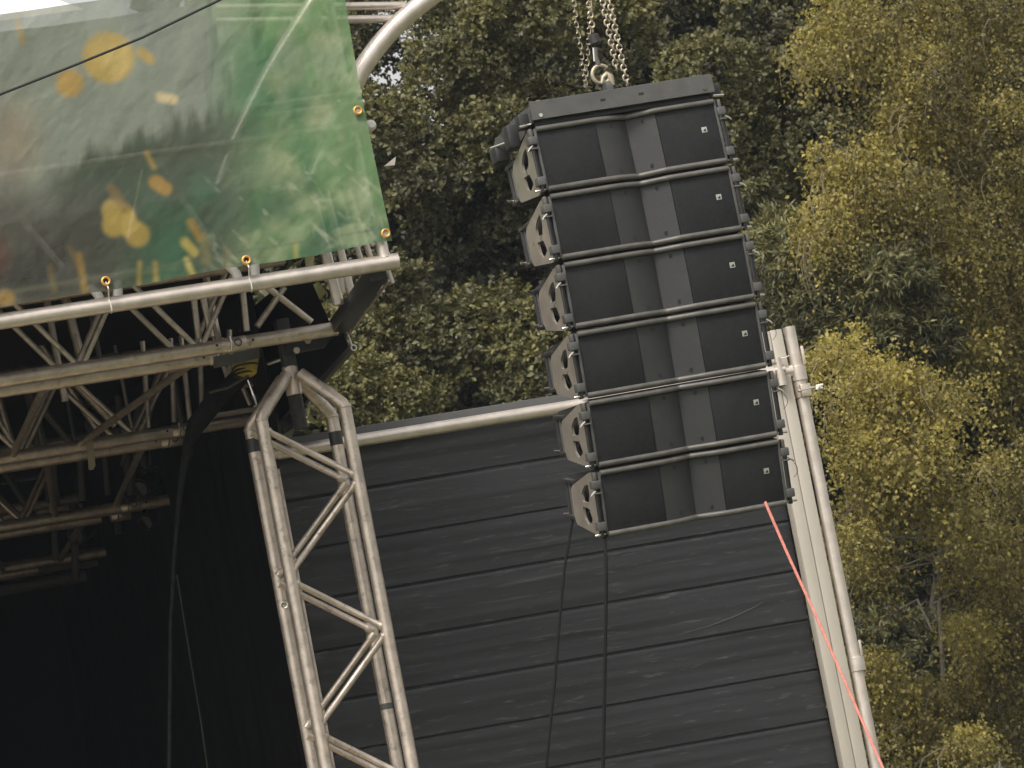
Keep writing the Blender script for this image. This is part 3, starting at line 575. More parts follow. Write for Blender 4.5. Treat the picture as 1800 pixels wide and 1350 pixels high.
single('overhead_cable', MB().path([at(*p, -1.25) for p in ((-260, 258), (-120, 206), (0, 166), (130, 115), (250, 66), (390, -2), (560, -85), (760, -190))], .0052, 8), M_RUBBER, 'thin black cable crossing in front of the green banner', 'cable', org=at(0, 166, -1.25))

# ------------------------------------------------------------------ printed banner
def vnoise(x, y, seed):
    r_ = np.random.default_rng(seed); G = r_.random((64, 64)); xi, yi = np.floor(x).astype(int), np.floor(y).astype(int); fx, fy = x-xi, y-yi
    fx = fx*fx*(3-2*fx); fy = fy*fy*(3-2*fy); g = lambda a, b: G[a % 64, b % 64]
    return (g(xi, yi)*(1-fx)+g(xi+1, yi)*fx)*(1-fy)+(g(xi, yi+1)*(1-fx)+g(xi+1, yi+1)*fx)*fy
def fbm(x, y, seed, n=4): return sum(vnoise(x*2**k, y*2**k, seed+k)*.5**k for k in range(n))/sum(.5**k for k in range(n))
def lin(c): c = np.array(c, float)/255; return np.where(c <= .04045, c/12.92, ((c+.055)/1.055)**2.4)
def sstep(a, b, x): t = np.clip((x-a)/(b-a), 0, 1); return t*t*(3-2*t)
BY = -.955
def banner():
    # print space: u to the right, v downward, both in print units; its corners hang where the banner hangs
    BL, BR, TR = at(0, 541, BY), at(690, 424, BY), at(604, 0, BY)
    NX, NZ = 430, 300; U = np.linspace(-260, 690, NX); 
    xl = lambda t: t
    Xb = BL[0]+(BR[0]-BL[0])*(U/690.); Zb = BL[2]+(BR[2]-BL[2])*np.clip(U/690., -1, 1)+.004*np.sin(U*.021)
    TL0 = at(0, 25, BY); zt = TL0[2]+(at(170, 0, BY)[2]-TL0[2])*((Xb-TL0[0])/(at(170, 0, BY)[0]-TL0[0]))
    V = np.linspace(0, 1, NZ); X = np.repeat(Xb[None, :], NZ, 0); Z = Zb[None, :]+(zt-Zb)[None, :]*V[:, None]
    # photo coordinates of each print point on the flat hanging plane (used only as the layout of the print)
    A = np.array([[p[0], p[2], 1] for p in (BL, BR, TR)]); cu = np.linalg.solve(A, [0, 690, 604]); cv = np.linalg.solve(A, [541, 424, 0])
    u = cu[0]*X+cu[1]*Z+cu[2]; v = cv[0]*X+cv[1]*Z+cv[2]
    X = X+.010*np.sin(V*math.pi)[:, None]*sstep(600, 690, U)[None, :]*-1
    Y = BY+.008*(fbm(u/60, v/80, 3)-.5)*2+.004*np.abs(fbm((u+v)/55, (u-v)/130, 17)-.5)*2+.010*(fbm(u/230, v/260, 9)-.5)*2
    for gx, gy in ((186, 494), (433, 457), (629, 194), (678, 410)):
        d = np.hypot(u-gx, v-gy); an = np.arctan2(v-gy, u-gx); Y += .0012*np.cos(an*4+gx)*np.exp(-d/70)*sstep(4, 20, d)
    c = np.zeros(u.shape+(3,)); 
    def mix(c, col, a): return c*(1-a[..., None])+lin(col)*a[..., None]
    c[:] = lin((146, 155, 140))
    n1, n2, n3 = fbm(u/120, v/150, 21), fbm(u/45, v/120, 31), fbm(u/22, v/80, 41)
    c = mix(c, (112, 118, 116), sstep(.45, .75, n1)*.7*sstep(420, 150, u))
    c = mix(c, (120, 158, 108), sstep(330, 470, u+60*(n2-.5)))
    c = mix(c, (84, 132, 92), sstep(.48, .72, n1)*sstep(340, 460, u)*.9)
    c = mix(c, (170, 186, 142), sstep(.52, .78, fbm(u/80, v/70, 77))*sstep(430, 560, u+v*.15)*.9)
    c = mix(c, (160, 176, 146), sstep(.5, .75, n2)*sstep(300, 80, v)*sstep(250, 420, u)*.6)
    edge = 300-np.clip(u-80, 0, 260)*.42+70*(n3-.5)            # dark blurred tree line in the print
    c = mix(c, (66, 82, 62), sstep(-14, 34, v-edge)*sstep(60, 120, u)*sstep(540, 330, u)*.92)
    c = mix(c, (70, 112, 82), sstep(280, 350, v)*sstep(180, 300, u)*sstep(.35, .65, n1)*.9)
    c = mix(c, (86, 86, 76), sstep(300, 380, v+30*(n2-.5))*sstep(300, 120, u)*.92)
    c = mix(c, (62, 64, 58), sstep(350, 450, v)*sstep(230, 60, u)*sstep(.35, .7, n2)*.8)
    c = mix(c, (70, 92, 70), sstep(.55, .75, fbm(u/26, v/150, 51))*sstep(330, 400, u)*sstep(480, 420, u)*sstep(330, 60, v)*.8)
    c = mix(c, (176, 146, 104), np.exp(-((u-20)/45)**2-((v-250)/70)**2)*.4)
    c = mix(c, (150, 98, 70), np.exp(-((u-0)/18)**2-((v-450)/35)**2)*.3)
    c = mix(c, (164, 184, 140), sstep(.6, .8, fbm(u/60+v/90, v/30, 61))*sstep(380, 480, u)*sstep(230, 300, v)*.7)
    c = mix(c, (196, 204, 172), sstep(.62, .8, fbm((u+v)/70, (u-v)/22, 64))*sstep(330, 420, u)*sstep(250, 320, v)*.5)
    Yl = (196, 168, 84)
    def disc(c, x, y, r, col=Yl, a=.92, soft=9): return mix(c, col, a*sstep(soft, -soft, np.hypot(u-x, v-y)-r))
    def rod(c, x, y, l, wd, ang, col=Yl, a=.9, soft=6):
        ca, sa = math.cos(R(ang)), math.sin(R(ang)); p = (u-x)*ca+(v-y)*sa; q = -(u-x)*sa+(v-y)*ca
        d = np.hypot(np.maximum(np.abs(p)-(l-wd), 0), q)-wd; return mix(c, col, a*sstep(soft, -soft, d))
    c = disc(c, 187, 106, 45); c = disc(c, 196, 112, 26, (208, 184, 104), .7, 14); c = disc(c, 119, 152, 24, (190, 156, 76))
    for x, y, r in ((196, 372, 20), (214, 384, 21), (197, 398, 20), (238, 414, 21), (222, 398, 18)): c = disc(c, x, y, r, (188, 164, 84), .92, 7)
    for a_ in ((32, 62, 24, 4, 76, (184, 152, 72), .7), (252, 103, 18, 9, 38), (290, 176, 20, 8, 8, (232, 214, 164), .95), (261, 284, 18, 4, 62, (178, 152, 72), .8), (279, 328, 22, 12, 34, (178, 142, 66), .95),
               (205, 352, 28, 9, 55, (150, 124, 74), .6), (340, 406, 22, 7, 58, (170, 142, 72), .9), (330, 436, 20, 8, 48, (190, 176, 96), .95), (330, 470, 18, 5, 66, (206, 192, 110), .95), (10, 524, 16, 14, 10, (170, 138, 74), .9),
               (242, 486, 26, 3, 92, (180, 156, 70), .8), (271, 482, 22, 4, 86, (184, 160, 76), .8), (142, 480, 36, 6, 80, (170, 140, 66), .75), (128, 452, 22, 4, 60, (140, 118, 74), .5), (90, 490, 26, 5, 78, (140, 120, 74), .5), (357, 440, 26, 9, 84, (140, 132, 84), .6), (518, 440, 14, 4, 88, (196, 186, 104), .7), (398, 455, 20, 5, 86, (150, 140, 100), .5)): c = rod(c, *a_)
    hem = sstep(3, 0, np.abs(v-(516-.17*u))-1.2); c = mix(c, (104, 118, 96), hem*.35)
    g_ = c.mean(-1, keepdims=True); c = g_+(c-g_)*.98; c = c*.86+.006
    c *= (0.95+.12*vnoise(u*.8, v*.8, 90))[..., None]
    me = bpy.data.meshes.new('cloth'); n = NX*NZ
    P = np.stack([X, Y, Z], -1).reshape(-1, 3); th = Tb.T; P = P@th[:3, :3].T+th[:3, 3]
    idx = np.arange(n).reshape(NZ, NX); F = np.stack([idx[:-1, :-1], idx[:-1, 1:], idx[1:, 1:], idx[1:, :-1]], -1).reshape(-1, 4)
    fill(me, P, F); at_ = me.color_attributes.new('Col', 'FLOAT_COLOR', 'POINT'); at_.data.foreach_set('color', np.concatenate([np.clip(c, 0, 1), np.ones(c.shape[:2]+(1,))], -1).reshape(-1).astype(np.float32))
    me.shade_smooth(); return me
def fill(me, P, F):
    k = F.shape[1]; me.vertices.add(len(P)); me.vertices.foreach_set('co', P.reshape(-1).astype(np.float32))
    me.loops.add(F.size); me.loops.foreach_set('vertex_index', F.reshape(-1).astype(np.int32)); me.polygons.add(len(F))
    me.polygons.foreach_set('loop_start', (np.arange(len(F))*k).astype(np.int32)); me.update(calc_edges=True)
mb_ = bpy.data.materials.new('printed_mesh_banner'); mb_.use_nodes = True; N = mb_.node_tree.nodes; L = mb_.node_tree.links; pb = N['Principled BSDF']
a_ = N.new('ShaderNodeAttribute'); a_.attribute_name = 'Col'; L.new(a_.outputs['Color'], pb.inputs['Base Color']); pb.inputs['Roughness'].default_value = .5; pb.inputs['Specular IOR Level'].default_value = .3
tr = N.new('ShaderNodeBsdfTransparent'); tl = N.new('ShaderNodeBsdfTranslucent'); L.new(a_.outputs['Color'], tl.inputs['Color'])
m1 = N.new('ShaderNodeMixShader'); m1.inputs[0].default_value = .15; L.new(pb.outputs[0], m1.inputs[1]); L.new(tl.outputs[0], m1.inputs[2])
m2 = N.new('ShaderNodeMixShader'); m2.inputs[0].default_value = .20; L.new(m1.outputs[0], m2.inputs[1]); L.new(tr.outputs[0], m2.inputs[2]); L.new(m2.outputs[0], N['Material Output'].inputs['Surface'])
wv = N.new('ShaderNodeTexNoise'); wv.inputs['Scale'].default_value = 500; bp_ = N.new('ShaderNodeBump'); bp_.inputs['Strength'].default_value = .15; bp_.inputs['Distance'].default_value = .002
L.new(wv.outputs['Fac'], bp_.inputs['Height']); L.new(bp_.outputs[0], pb.inputs['Normal'])
Tb = Thing('printed_banner', 'green printed mesh banner with yellow confetti shapes on the roof front', 'banner', (-.5, BY, 5.05))
bo = bpy.data.objects.new('cloth', banner()); bo.data.materials.append(mb_); COL.objects.link(bo); bo.parent = Tb.o
for i, (px, py) in enumerate(((186, 494), (433, 457), (629, 194), (678, 410))):
    c = at(px, py, BY-.014); Tb.part('eyelet', MB().torus(c, (0, 1, 0), .0145, .0052, 22, 8), M_BRASS)
    Tb.part('eyelet_hole', MB().path([c+[0, .006, 0], c+[0, .010, 0]], .012, 14), M_RUBBER if i < 2 else M_TIE)
    if i < 2:
        Tb.part('cable_tie', MB().path([c+[0, .006, -.002], c+[.004, -.004, -.03], [c[0]+.008, -.9-.027, TUBZ+.022], [c[0]+.010, -.9-.0335, TUBZ], [c[0]+.012, -.9-.026, TUBZ-.024], [c[0]+.012, -.9, TUBZ-.033]], .0028, 6), M_TIE)
    else:
        Tb.part('cable_tie', MB().path([c+[0, .004, 0], c+[.02, .01, -.002], [.222, -.83, c[2]-.004]], .0028, 6), M_TIE)

# ------------------------------------------------------------------ trees
def unit(a): return a/np.maximum(np.linalg.norm(a, axis=-1, keepdims=True), 1e-9)
def leaves(base, d, nrm, L, W, col, shape):
    """many leaves as real faces: base point, growing direction, face normal, length, width, colour"""
    q = base-C0; z = q@FW; px = 900+FPX*(q@IR)/z; py = 675-FPX*(q@IU)/z        # thinner and larger leaves where stage and frame edge hide the crown
    far = (px < -200) | (px > 1950) | (py < -150) | (py > 1480) | (px < 560) | ((py > 800-.17*(px-560)) & (px < 1360))
    mid = (~far) & (px > 985+.19*(py-200)) & (px < 1215+.19*(py-200)) & (py > 215) & (py < 900)
    u_ = rng.random(len(base)); k_ = np.where(far, u_ < .05, np.where(mid, u_ < .2, True)); g_ = np.where(far, 3.6, np.where(mid, 1.9, 1.0))[k_]
    base, d, nrm, L, W, col = base[k_], d[k_], nrm[k_], L[k_]*g_, W[k_]*g_, col[k_]
    n = len(base); d = unit(d); s = unit(np.cross(d, nrm)); nn = np.cross(s, d); L = L[:, None]; W = W[:, None]
    if shape == 'oak':
        v = [base, base+d*L*.38+s*W*.33+nn*W*.10, base+d*L*.78+s*W*.50+nn*W*.12, base+d*L-nn*L*.10, base+d*L*.78-s*W*.50+nn*W*.12, base+d*L*.38-s*W*.33+nn*W*.10]
        k = 6; F = [(0, 1, 2, 3), (0, 3, 4, 5)]
    else:
        m_ = .62 if shape == 'kite' else .42
        v = [base, base+d*L*m_+s*W*.5+nn*W*.14, base+d*L-nn*L*.12, base+d*L*m_-s*W*.5+nn*W*.14]; k = 4; F = [(0, 1, 2), (0, 2, 3)]
    P = np.stack(v, 1).reshape(-1, 3); F = (np.array(F)[None]+(np.arange(n)*k)[:, None, None]).reshape(-1, len(F[0])); C = np.repeat(col, k, 0); return P, F, C
def crown_mesh(P, F, C, m, org):
    me = bpy.data.meshes.new('crown'); fill(me, P-np.array(org), F)
    a = me.color_attributes.new('Col', 'FLOAT_COLOR', 'POINT'); a.data.foreach_set('color', np.concatenate([C, np.ones((len(C), 1))], 1).reshape(-1).astype(np.float32)); me.materials.append(m); return me
def rnd(n): return unit(rng.normal(size=(n, 3)))
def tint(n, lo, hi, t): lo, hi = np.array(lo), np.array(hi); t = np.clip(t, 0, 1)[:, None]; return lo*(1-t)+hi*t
def sprays_oak(cs, rs, bt, lo, hi, nsp=26, ntw=8, nlf=7, ll=.085, face=None, shape='kite', asp=.62):
    """boughs (centre, radius, tint) -> leaf rosettes on twigs"""
    nb = len(cs); c = np.repeat(cs, nsp, 0); r = np.repeat(rs, nsp); t = np.repeat(bt, nsp)
    o = rnd(len(c)); o[:, 2] = o[:, 2]*.8+.25; o[:, 1] -= .25; o = unit(o); sc = c+o*r[:, None]*rng.uniform(.55, 1.05, len(c))[:, None]*np.array([1.15, 1.0, .75])
    st = np.clip(t+rng.normal(0, .13, len(c)), 0, 1.2)
    b = np.repeat(sc, ntw, 0); oo = np.repeat(o, ntw, 0); td = unit(oo*.9+rnd(len(b))*.95+[0, 0, .25]); tl = rng.uniform(.05, .17, len(b)); e = b+td*tl[:, None]; tt = np.repeat(st, ntw)+rng.normal(0, .06, len(b))
    lb = np.repeat(e, nlf, 0); ld = unit(np.repeat(td, nlf, 0)*.7+rnd(len(lb))*.85); n = len(lb)
    lb = lb+ld*.008-np.repeat(td, nlf, 0)*rng.uniform(0, .05, n)[:, None]
    nr = unit(np.repeat(td, nlf, 0)*.6+[0, -.25, .65]+rnd(n)*.75); L_ = ll*rng.uniform(.6, 1.2, n)
    col = tint(n, lo, hi, np.repeat(tt, nlf)+rng.normal(0, .10, n))*rng.uniform(.75, 1.25, n)[:, None]
    return leaves(lb, ld, nr, L_, L_*asp, col, shape)
def strands_birch(ps, out_, bt, lo, hi, nlf=22, ln=.6, ll=.045, up=.35):
    """weeping shoots: each arches out and hangs, with leaves along it"""
    n = len(ps); Ls = ln*rng.uniform(.45, 1.25, n); k = np.linspace(.02, 1, nlf)
    s = k[None, :]*Ls[:, None]; o = unit(out_+rnd(n)*.5); sway = rnd(n)*.10
    P = ps[:, None]+o[:, None]*(.28*np.sqrt(k)[None, :]*Ls[:, None])[..., None]+np.array([0, 0, 1.0])*(up*s*(1-k)[None, :]-.75*s*k[None, :])[..., None]+sway[:, None]*(k**2)[None, :, None]
    P = P.reshape(-1, 3)+rng.normal(0, .018, (n*nlf, 3)); m = n*nlf
    d = unit(rnd(m)*.8+[0, -.1, -.65]+np.repeat(o, nlf, 0)*.35); nr = unit(rnd(m)*.8+[-.15, -.6, .35]); L_ = ll*rng.uniform(.55, 1.25, m)
    t = np.repeat(bt+rng.normal(0, .10, n), nlf)+rng.normal(0, .13, m); col = tint(m, lo, hi, t)*rng.uniform(.75, 1.25, m)[:, None]
    return leaves(P, d, nr, L_, L_*.72, col, 'birch')
def join(*parts):
    Ps, Fs, Cs, o = [], [], [], 0
    for P, F, C in parts: Ps.append(P); Fs.append(F+o); Cs.append(C); o += len(P)
    return np.concatenate(Ps), np.concatenate(Fs), np.concatenate(Cs)
def branchy(a, b, n=6, wob=.06):
    a, b = np.array(a, float), np.array(b, float); L_ = np.linalg.norm(b-a); t = np.linspace(0, 1, n)
    p = a[None]+(b-a)[None]*t[:, None]; p[1:-1] += rng.normal(0, wob*L_/n*1.6, (n-2, 3)); p[:, 2] += .06*L_*np.sin(t*math.pi); return p
def tree(name, label, base, h, tr, limbs, leafdata, leaf_m, bark, lr=.06, group=None):
    base = (base[0], base[1]+(.9 if name != 'oak_tree' else 0), base[2]); t = Thing(name, label, 'tree' if 'shrub' not in name else 'shrub', base, WORLD, group=group)
    base = np.array(base, float); top = base+[rng.normal(0, .2), rng.normal(0, .2), h]
    p = branchy(base-[0, 0, .1], top, 9, .12); t.part('trunk', MB().path(p, list(np.linspace(tr, tr*.25, 9)), 12), bark)
    for q in limbs:
        q = np.array(q, float); f = np.clip((q[2]-base[2])/h-.12, .12, .9); a = base+(top-base)*f
        i = f*8; j = int(min(i, 7)); a = p[j]+(p[j+1]-p[j])*(i-j)
        g_ = branchy(a, q, 7, .22); r0 = lr*(1.1-f*.5); t.part('limb', MB().path(g_, list(np.linspace(r0, r0*.18, 7)), 8), bark)
    o = bpy.data.objects.new('crown', crown_mesh(*leafdata, leaf_m, base)); COL.objects.link(o); o.parent = t.o; o['kind'] = 'stuff'
    return t
def shell(c, rad, n, lo=.72, hi=1.0, ymax=.35):
    """points through the outer part of an ellipsoid crown; its far side, which no one sees, stays thin"""
    o = rnd(n*3); o = o[(o[:, 1] < ymax)][:n]; return c+o*np.array(rad)*rng.uniform(lo, hi, len(o))[:, None], o
def spread(pts, dmin):
    keep = []
    for i, p in enumerate(pts):
        if all(np.sum((p-pts[j])**2) > dmin*dmin for j in keep): keep.append(i)
    return keep
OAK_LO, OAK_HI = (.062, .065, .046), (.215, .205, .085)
def pxy(P): q = P-C0; z = q@FW; return 900+FPX*(q@IR)/z, 675-FPX*(q@IU)/z
def skygap(P, keep):
    """the treeline dips beside the arched tube: few boughs there"""
    x, y = pxy(P); w_ = (x > 540) & (x < 790+(150 if keep == 0 else 0)) & (y < 205+(150 if keep == 0 else 0)); return ~w_ | (rng.random(len(P)) < keep)
# dark oak behind the loudspeakers
oc = np.array([.85, 42.0, 7.3]); ps, od = shell(oc, (3.5, 3.0, 3.6), 2600, .78, 1.0); kp = spread(ps, .34); ps, od = ps[kp], od[kp]; k_ = skygap(ps, .46); ps, od = ps[k_], od[k_]
bt = np.clip(.22+.20*rng.normal(size=len(ps))+.10*od[:, 2], 0, .8)  # boughs tinted lighter toward the crown top, as if lit from above
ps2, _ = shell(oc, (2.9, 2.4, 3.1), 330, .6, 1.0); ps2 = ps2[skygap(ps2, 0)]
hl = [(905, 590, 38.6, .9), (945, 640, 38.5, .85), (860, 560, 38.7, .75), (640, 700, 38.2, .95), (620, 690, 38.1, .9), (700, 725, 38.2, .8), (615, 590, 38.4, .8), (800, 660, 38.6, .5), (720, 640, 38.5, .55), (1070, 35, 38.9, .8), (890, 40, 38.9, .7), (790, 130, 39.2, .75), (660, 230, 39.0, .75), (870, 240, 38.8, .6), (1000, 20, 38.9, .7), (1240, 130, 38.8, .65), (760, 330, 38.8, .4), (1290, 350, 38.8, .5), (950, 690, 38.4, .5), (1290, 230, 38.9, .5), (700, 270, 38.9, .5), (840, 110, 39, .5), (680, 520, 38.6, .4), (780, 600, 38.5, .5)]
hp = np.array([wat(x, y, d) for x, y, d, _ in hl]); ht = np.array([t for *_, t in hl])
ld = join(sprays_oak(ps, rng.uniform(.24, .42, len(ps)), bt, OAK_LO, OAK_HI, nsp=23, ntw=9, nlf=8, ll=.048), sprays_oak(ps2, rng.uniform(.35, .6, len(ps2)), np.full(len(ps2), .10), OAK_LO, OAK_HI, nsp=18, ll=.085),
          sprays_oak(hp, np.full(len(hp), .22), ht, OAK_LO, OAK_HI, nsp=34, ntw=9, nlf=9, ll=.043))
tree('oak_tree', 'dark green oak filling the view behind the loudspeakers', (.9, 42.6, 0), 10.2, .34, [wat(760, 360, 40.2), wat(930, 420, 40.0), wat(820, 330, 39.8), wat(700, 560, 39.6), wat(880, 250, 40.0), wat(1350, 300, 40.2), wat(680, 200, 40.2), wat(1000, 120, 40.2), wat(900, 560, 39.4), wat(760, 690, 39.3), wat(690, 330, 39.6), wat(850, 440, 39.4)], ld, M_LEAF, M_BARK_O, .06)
# second oak, left, behind the roof corner
oc = np.array([-3.2, 45.5, 6.6]); ps, od = shell(oc, (2.9, 2.4, 3.3), 600, .7, 1.0); kp = spread(ps, .42); ps, od = ps[kp], od[kp]; k_ = skygap(ps, .45); ps, od = ps[k_], od[k_]
tree('oak_tree', 'oak at the left whose thin top lets the white sky through beside the arched tube', (-3.4, 46, 0), 8.6, .26, [oc+[2.0, -1.5, .6], oc+[1.6, -1.2, 1.8], oc+[-1, -1.5, 1]],
     sprays_oak(ps, rng.uniform(.25, .42, len(ps)), np.clip(.4+.2*rng.normal(size=len(ps)), 0, .9), OAK_LO, OAK_HI, nsp=18, ll=.065), M_LEAF, M_BARK_O)
# trees further back close the view; darkened leaf colours put shade into the gaps
for i, (x, y, cz, rad, lab) in enumerate(((3.0, 51, 7.6, (4.2, 2.2, 5.0), 'tree with painted-in shade standing behind the oak, centre'), (7.4, 49, 7.4, (3.8, 2.2, 5.4), 'tree with painted-in shade behind the birches at the far right'), (-2.4, 54, 5.2, (3.6, 2.2, 3.2), 'low dark tree behind the stage roof corner'))):
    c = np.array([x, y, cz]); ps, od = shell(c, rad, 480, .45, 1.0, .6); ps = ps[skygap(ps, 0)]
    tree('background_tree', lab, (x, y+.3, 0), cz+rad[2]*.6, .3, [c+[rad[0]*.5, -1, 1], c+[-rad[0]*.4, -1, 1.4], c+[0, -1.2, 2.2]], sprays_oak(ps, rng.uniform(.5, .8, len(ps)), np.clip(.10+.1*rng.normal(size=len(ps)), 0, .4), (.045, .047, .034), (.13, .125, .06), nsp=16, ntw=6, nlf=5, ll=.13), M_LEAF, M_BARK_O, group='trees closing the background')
# birches on the right: boughs that arch out and hang
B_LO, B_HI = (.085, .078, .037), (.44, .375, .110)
def birch(label, base, h, tr_, boughs, dens=1.1, ll=.026):
    L_ = []; limbs = []; tws = []
    for px, py, wx, wy, dep, tn in boughs:
        s = dep/FPX; wx, wy = wx*.88, wy*.88; nk = max(5, int(wx*wy/560))
        for k in range(nk):                                   # a bough is several loose tufts, each a bundle of hanging shoots
            a, q = rng.uniform(0, 6.28), math.sqrt(rng.random()); cx, cy = px+wx*.95*q*math.cos(a), py+wy*.9*q*math.sin(a); c = wat(cx, cy, dep+rng.normal(0, .22))
            r_ = rng.uniform(.08, .19); n = int(rng.uniform(12, 26)*dens); o = rnd(n); ps = c+o*np.array([r_*1.2, r_, r_*.7])*(rng.random(n)**.5)[:, None]+[0, 0, .06]
            t_ = tn+rng.normal(0, .16); v = .10*o[:, 2]-.06*o[:, 0]  # tint raised on top and left of each tuft, as if lit
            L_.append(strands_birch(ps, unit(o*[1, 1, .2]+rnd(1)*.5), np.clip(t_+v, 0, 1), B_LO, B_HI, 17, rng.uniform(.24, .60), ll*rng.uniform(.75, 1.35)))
        limbs.append(wat(px, py, dep)+np.array([0, .12, wy*s*.3]))
        for k in range(3):                                    # thin hanging shoots that show between the leaves
            a = wat(px+wx*rng.uniform(-.8, .8), py+wy*rng.uniform(-.7, .3), dep-.18); b_ = a+np.array([rng.normal(0, .12)-.12, -.05, -rng.uniform(.15, .40)]); m_ = (a+b_)/2+[-.06, -.04, .10]
            tws.append([a, (a+m_)/2+[0, 0, .03], m_, (m_+b_)/2+[-.02, 0, 0], b_])
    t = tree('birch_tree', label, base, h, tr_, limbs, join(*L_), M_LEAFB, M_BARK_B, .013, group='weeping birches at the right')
    for q in tws: t.part('twig', MB().path(q, [.0042, .0038, .0032, .0024, .0014], 5), M_TWIG)
    return t
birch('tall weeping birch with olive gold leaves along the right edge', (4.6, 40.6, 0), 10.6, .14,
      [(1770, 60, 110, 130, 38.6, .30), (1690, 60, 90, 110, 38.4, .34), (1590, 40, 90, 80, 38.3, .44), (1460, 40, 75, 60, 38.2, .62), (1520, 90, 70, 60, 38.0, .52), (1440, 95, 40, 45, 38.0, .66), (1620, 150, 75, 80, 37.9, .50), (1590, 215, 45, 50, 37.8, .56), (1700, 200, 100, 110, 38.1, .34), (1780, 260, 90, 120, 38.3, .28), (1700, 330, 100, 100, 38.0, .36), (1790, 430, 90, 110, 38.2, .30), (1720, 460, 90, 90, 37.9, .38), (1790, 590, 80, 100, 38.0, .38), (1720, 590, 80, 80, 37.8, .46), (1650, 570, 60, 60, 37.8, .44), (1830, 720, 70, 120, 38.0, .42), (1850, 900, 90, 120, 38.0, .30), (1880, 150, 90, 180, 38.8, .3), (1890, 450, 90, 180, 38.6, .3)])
birch('pale gold birch with its lit left edge tinted into the leaves beside the tall one', (3.3, 38.9, 0), 8.6, .07,
      [(1490, 285, 55, 50, 37.4, .66), (1465, 340, 45, 65, 37.3, .74), (1540, 340, 75, 70, 37.4, .52), (1480, 400, 50, 50, 37.3, .66), (1560, 420, 80, 60, 37.4, .46), (1630, 370, 80, 80, 37.5, .44), (1640, 460, 70, 60, 37.5, .40), (1440, 430, 20, 30, 37.3, .66)])  # left boughs get lighter tints to imitate light from the left
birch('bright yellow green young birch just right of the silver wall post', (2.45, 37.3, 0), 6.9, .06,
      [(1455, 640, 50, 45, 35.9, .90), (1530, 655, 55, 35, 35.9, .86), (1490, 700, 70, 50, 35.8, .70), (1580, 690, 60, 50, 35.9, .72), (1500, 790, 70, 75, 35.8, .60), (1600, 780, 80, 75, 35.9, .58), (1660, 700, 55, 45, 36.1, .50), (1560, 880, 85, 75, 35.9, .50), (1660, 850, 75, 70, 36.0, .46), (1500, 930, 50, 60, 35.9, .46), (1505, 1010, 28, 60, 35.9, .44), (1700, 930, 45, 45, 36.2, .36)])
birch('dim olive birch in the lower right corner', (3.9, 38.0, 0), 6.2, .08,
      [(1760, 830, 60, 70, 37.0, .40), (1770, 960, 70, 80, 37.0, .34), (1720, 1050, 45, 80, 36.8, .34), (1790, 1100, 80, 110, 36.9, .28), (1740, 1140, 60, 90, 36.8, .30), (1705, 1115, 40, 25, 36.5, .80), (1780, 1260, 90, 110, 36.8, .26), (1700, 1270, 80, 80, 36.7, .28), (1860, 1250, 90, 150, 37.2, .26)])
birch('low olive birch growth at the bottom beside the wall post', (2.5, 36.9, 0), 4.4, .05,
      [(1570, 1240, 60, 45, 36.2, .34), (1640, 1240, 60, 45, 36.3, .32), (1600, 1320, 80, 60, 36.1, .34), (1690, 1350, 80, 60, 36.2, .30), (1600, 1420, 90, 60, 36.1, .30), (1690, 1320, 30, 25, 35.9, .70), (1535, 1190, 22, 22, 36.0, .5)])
# long leaved trees between the oak and the birches, and the dark one lower down
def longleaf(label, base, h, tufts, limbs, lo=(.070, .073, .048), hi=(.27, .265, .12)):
    L_ = []
    for px, py, wx, wy, dep, tn in tufts:
        c = wat(px, py, dep); s = dep/FPX; n = int(wx*wy/140)+4; o = rnd(n); ps = c+o*np.array([wx*s, .3, wy*s])*(rng.random(n)**.5)[:, None]
        L_.append(sprays_oak(ps, np.full(n, .12), np.clip(tn+.14*rng.normal(size=n), 0, 1), lo, hi, nsp=9, ntw=5, nlf=9, ll=.062, shape='lance', asp=.24))
    return tree('ash_tree', label, base, h, .045, limbs, join(*L_), M_LEAF, M_BARK_O, .016)
longleaf('long leaved green tree between the oak and the golden birch', (2.2, 39.2, 0), 6.9, [(1390, 440, 45, 35, 37.6, .62), (1440, 460, 50, 35, 37.6, .45), (1400, 520, 50, 40, 37.7, .4), (1470, 520, 70, 45, 37.5, .5), (1540, 510, 70, 45, 37.4, .42), (1450, 580, 60, 35, 37.5, .36), (1540, 580, 70, 40, 37.4, .36), (1600, 620, 60, 35, 37.5, .28), (1590, 540, 50, 40, 37.5, .45)], [wat(1420, 460, 37.8), wat(1560, 560, 37.7), wat(1500, 620, 37.7)])
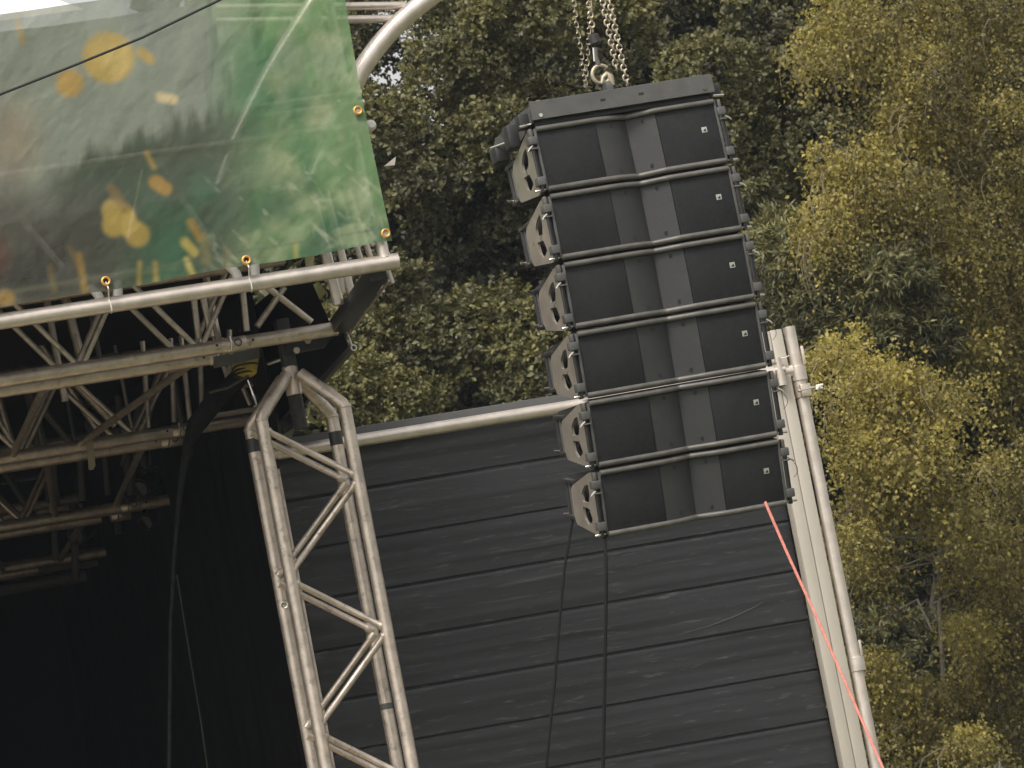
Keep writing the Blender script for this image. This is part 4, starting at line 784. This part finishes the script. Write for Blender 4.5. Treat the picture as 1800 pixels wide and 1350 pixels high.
longleaf('dark long leaved tree with shade put into its leaf tints, right of the wall post', (2.9, 40.4, 0), 5.4, [(1540, 1080, 70, 70, 38.8, .10), (1620, 1090, 70, 70, 38.9, .06), (1560, 1150, 50, 50, 38.4, .2), (1640, 1150, 40, 40, 38.3, .3), (1650, 1010, 60, 50, 39.0, .06), (1530, 1010, 50, 50, 38.8, .08), (1570, 1200, 60, 30, 38.2, .26)], [wat(1640, 1030, 38.4), wat(1560, 1120, 38.4)])  # low tints paint the shade of the undergrowth
# ------------------------------------------------------------------ thin misty volume added to lift the blacks
hz = MB().box((-30, -3, -1), (40, 62, 16)); ho = single('added_haze', hz, M_CEIL, space=WORLD, kind='stuff'); ho.data.materials.clear()
hm = bpy.data.materials.new('added_haze'); hm.use_nodes = True; hn = hm.node_tree.nodes; hn.clear(); pv = hn.new('ShaderNodeVolumePrincipled'); pv.inputs['Color'].default_value = (.79, .885, 1, 1); pv.inputs['Density'].default_value = .00046
mo = hn.new('ShaderNodeOutputMaterial'); hm.node_tree.links.new(pv.outputs[0], mo.inputs['Volume']); ho.data.materials.append(hm)
# bare twigs that catch the light in front of the birches
for i, (pts, d, lab) in enumerate(((((1620, 372), (1560, 335), (1515, 290), (1475, 256), (1442, 262), (1436, 290)), 37.3, 'bare pale branch arching in the golden birch near the top'), (((1700, 886), (1640, 868), (1560, 852), (1485, 838), (1440, 850)), 35.75, 'bare brown branch across the bright young birch'), (((1640, 1062), (1690, 1035), (1720, 1010)), 38.0, 'short bare twig in the dark gap low at the right'), (((1440, 570), (1495, 566), (1540, 590), (1600, 640)), 37.2, 'thin bare twig below the long leaved tree'), (((1505, 618), (1580, 620), (1640, 612)), 37.2, 'horizontal bare twig above the bright young birch'))):
    p = [wat(x, y, d+.1*math.sin(k*2)) for k, (x, y) in enumerate(pts)]
    t = Thing('bare_branch', lab, 'branch', p[0], WORLD)
    t.part('stem', MB().path(p, list(np.linspace(.010, .003, len(p))), 7), M_BARK_B)
    for k in range(1, len(p)-1): t.part('twig', MB().path(branchy(p[k], p[k]+rnd(1)[0]*.22+[-.05, 0, .08], 4, .2), [.005, .004, .003, .0015], 5), M_BARK_B)
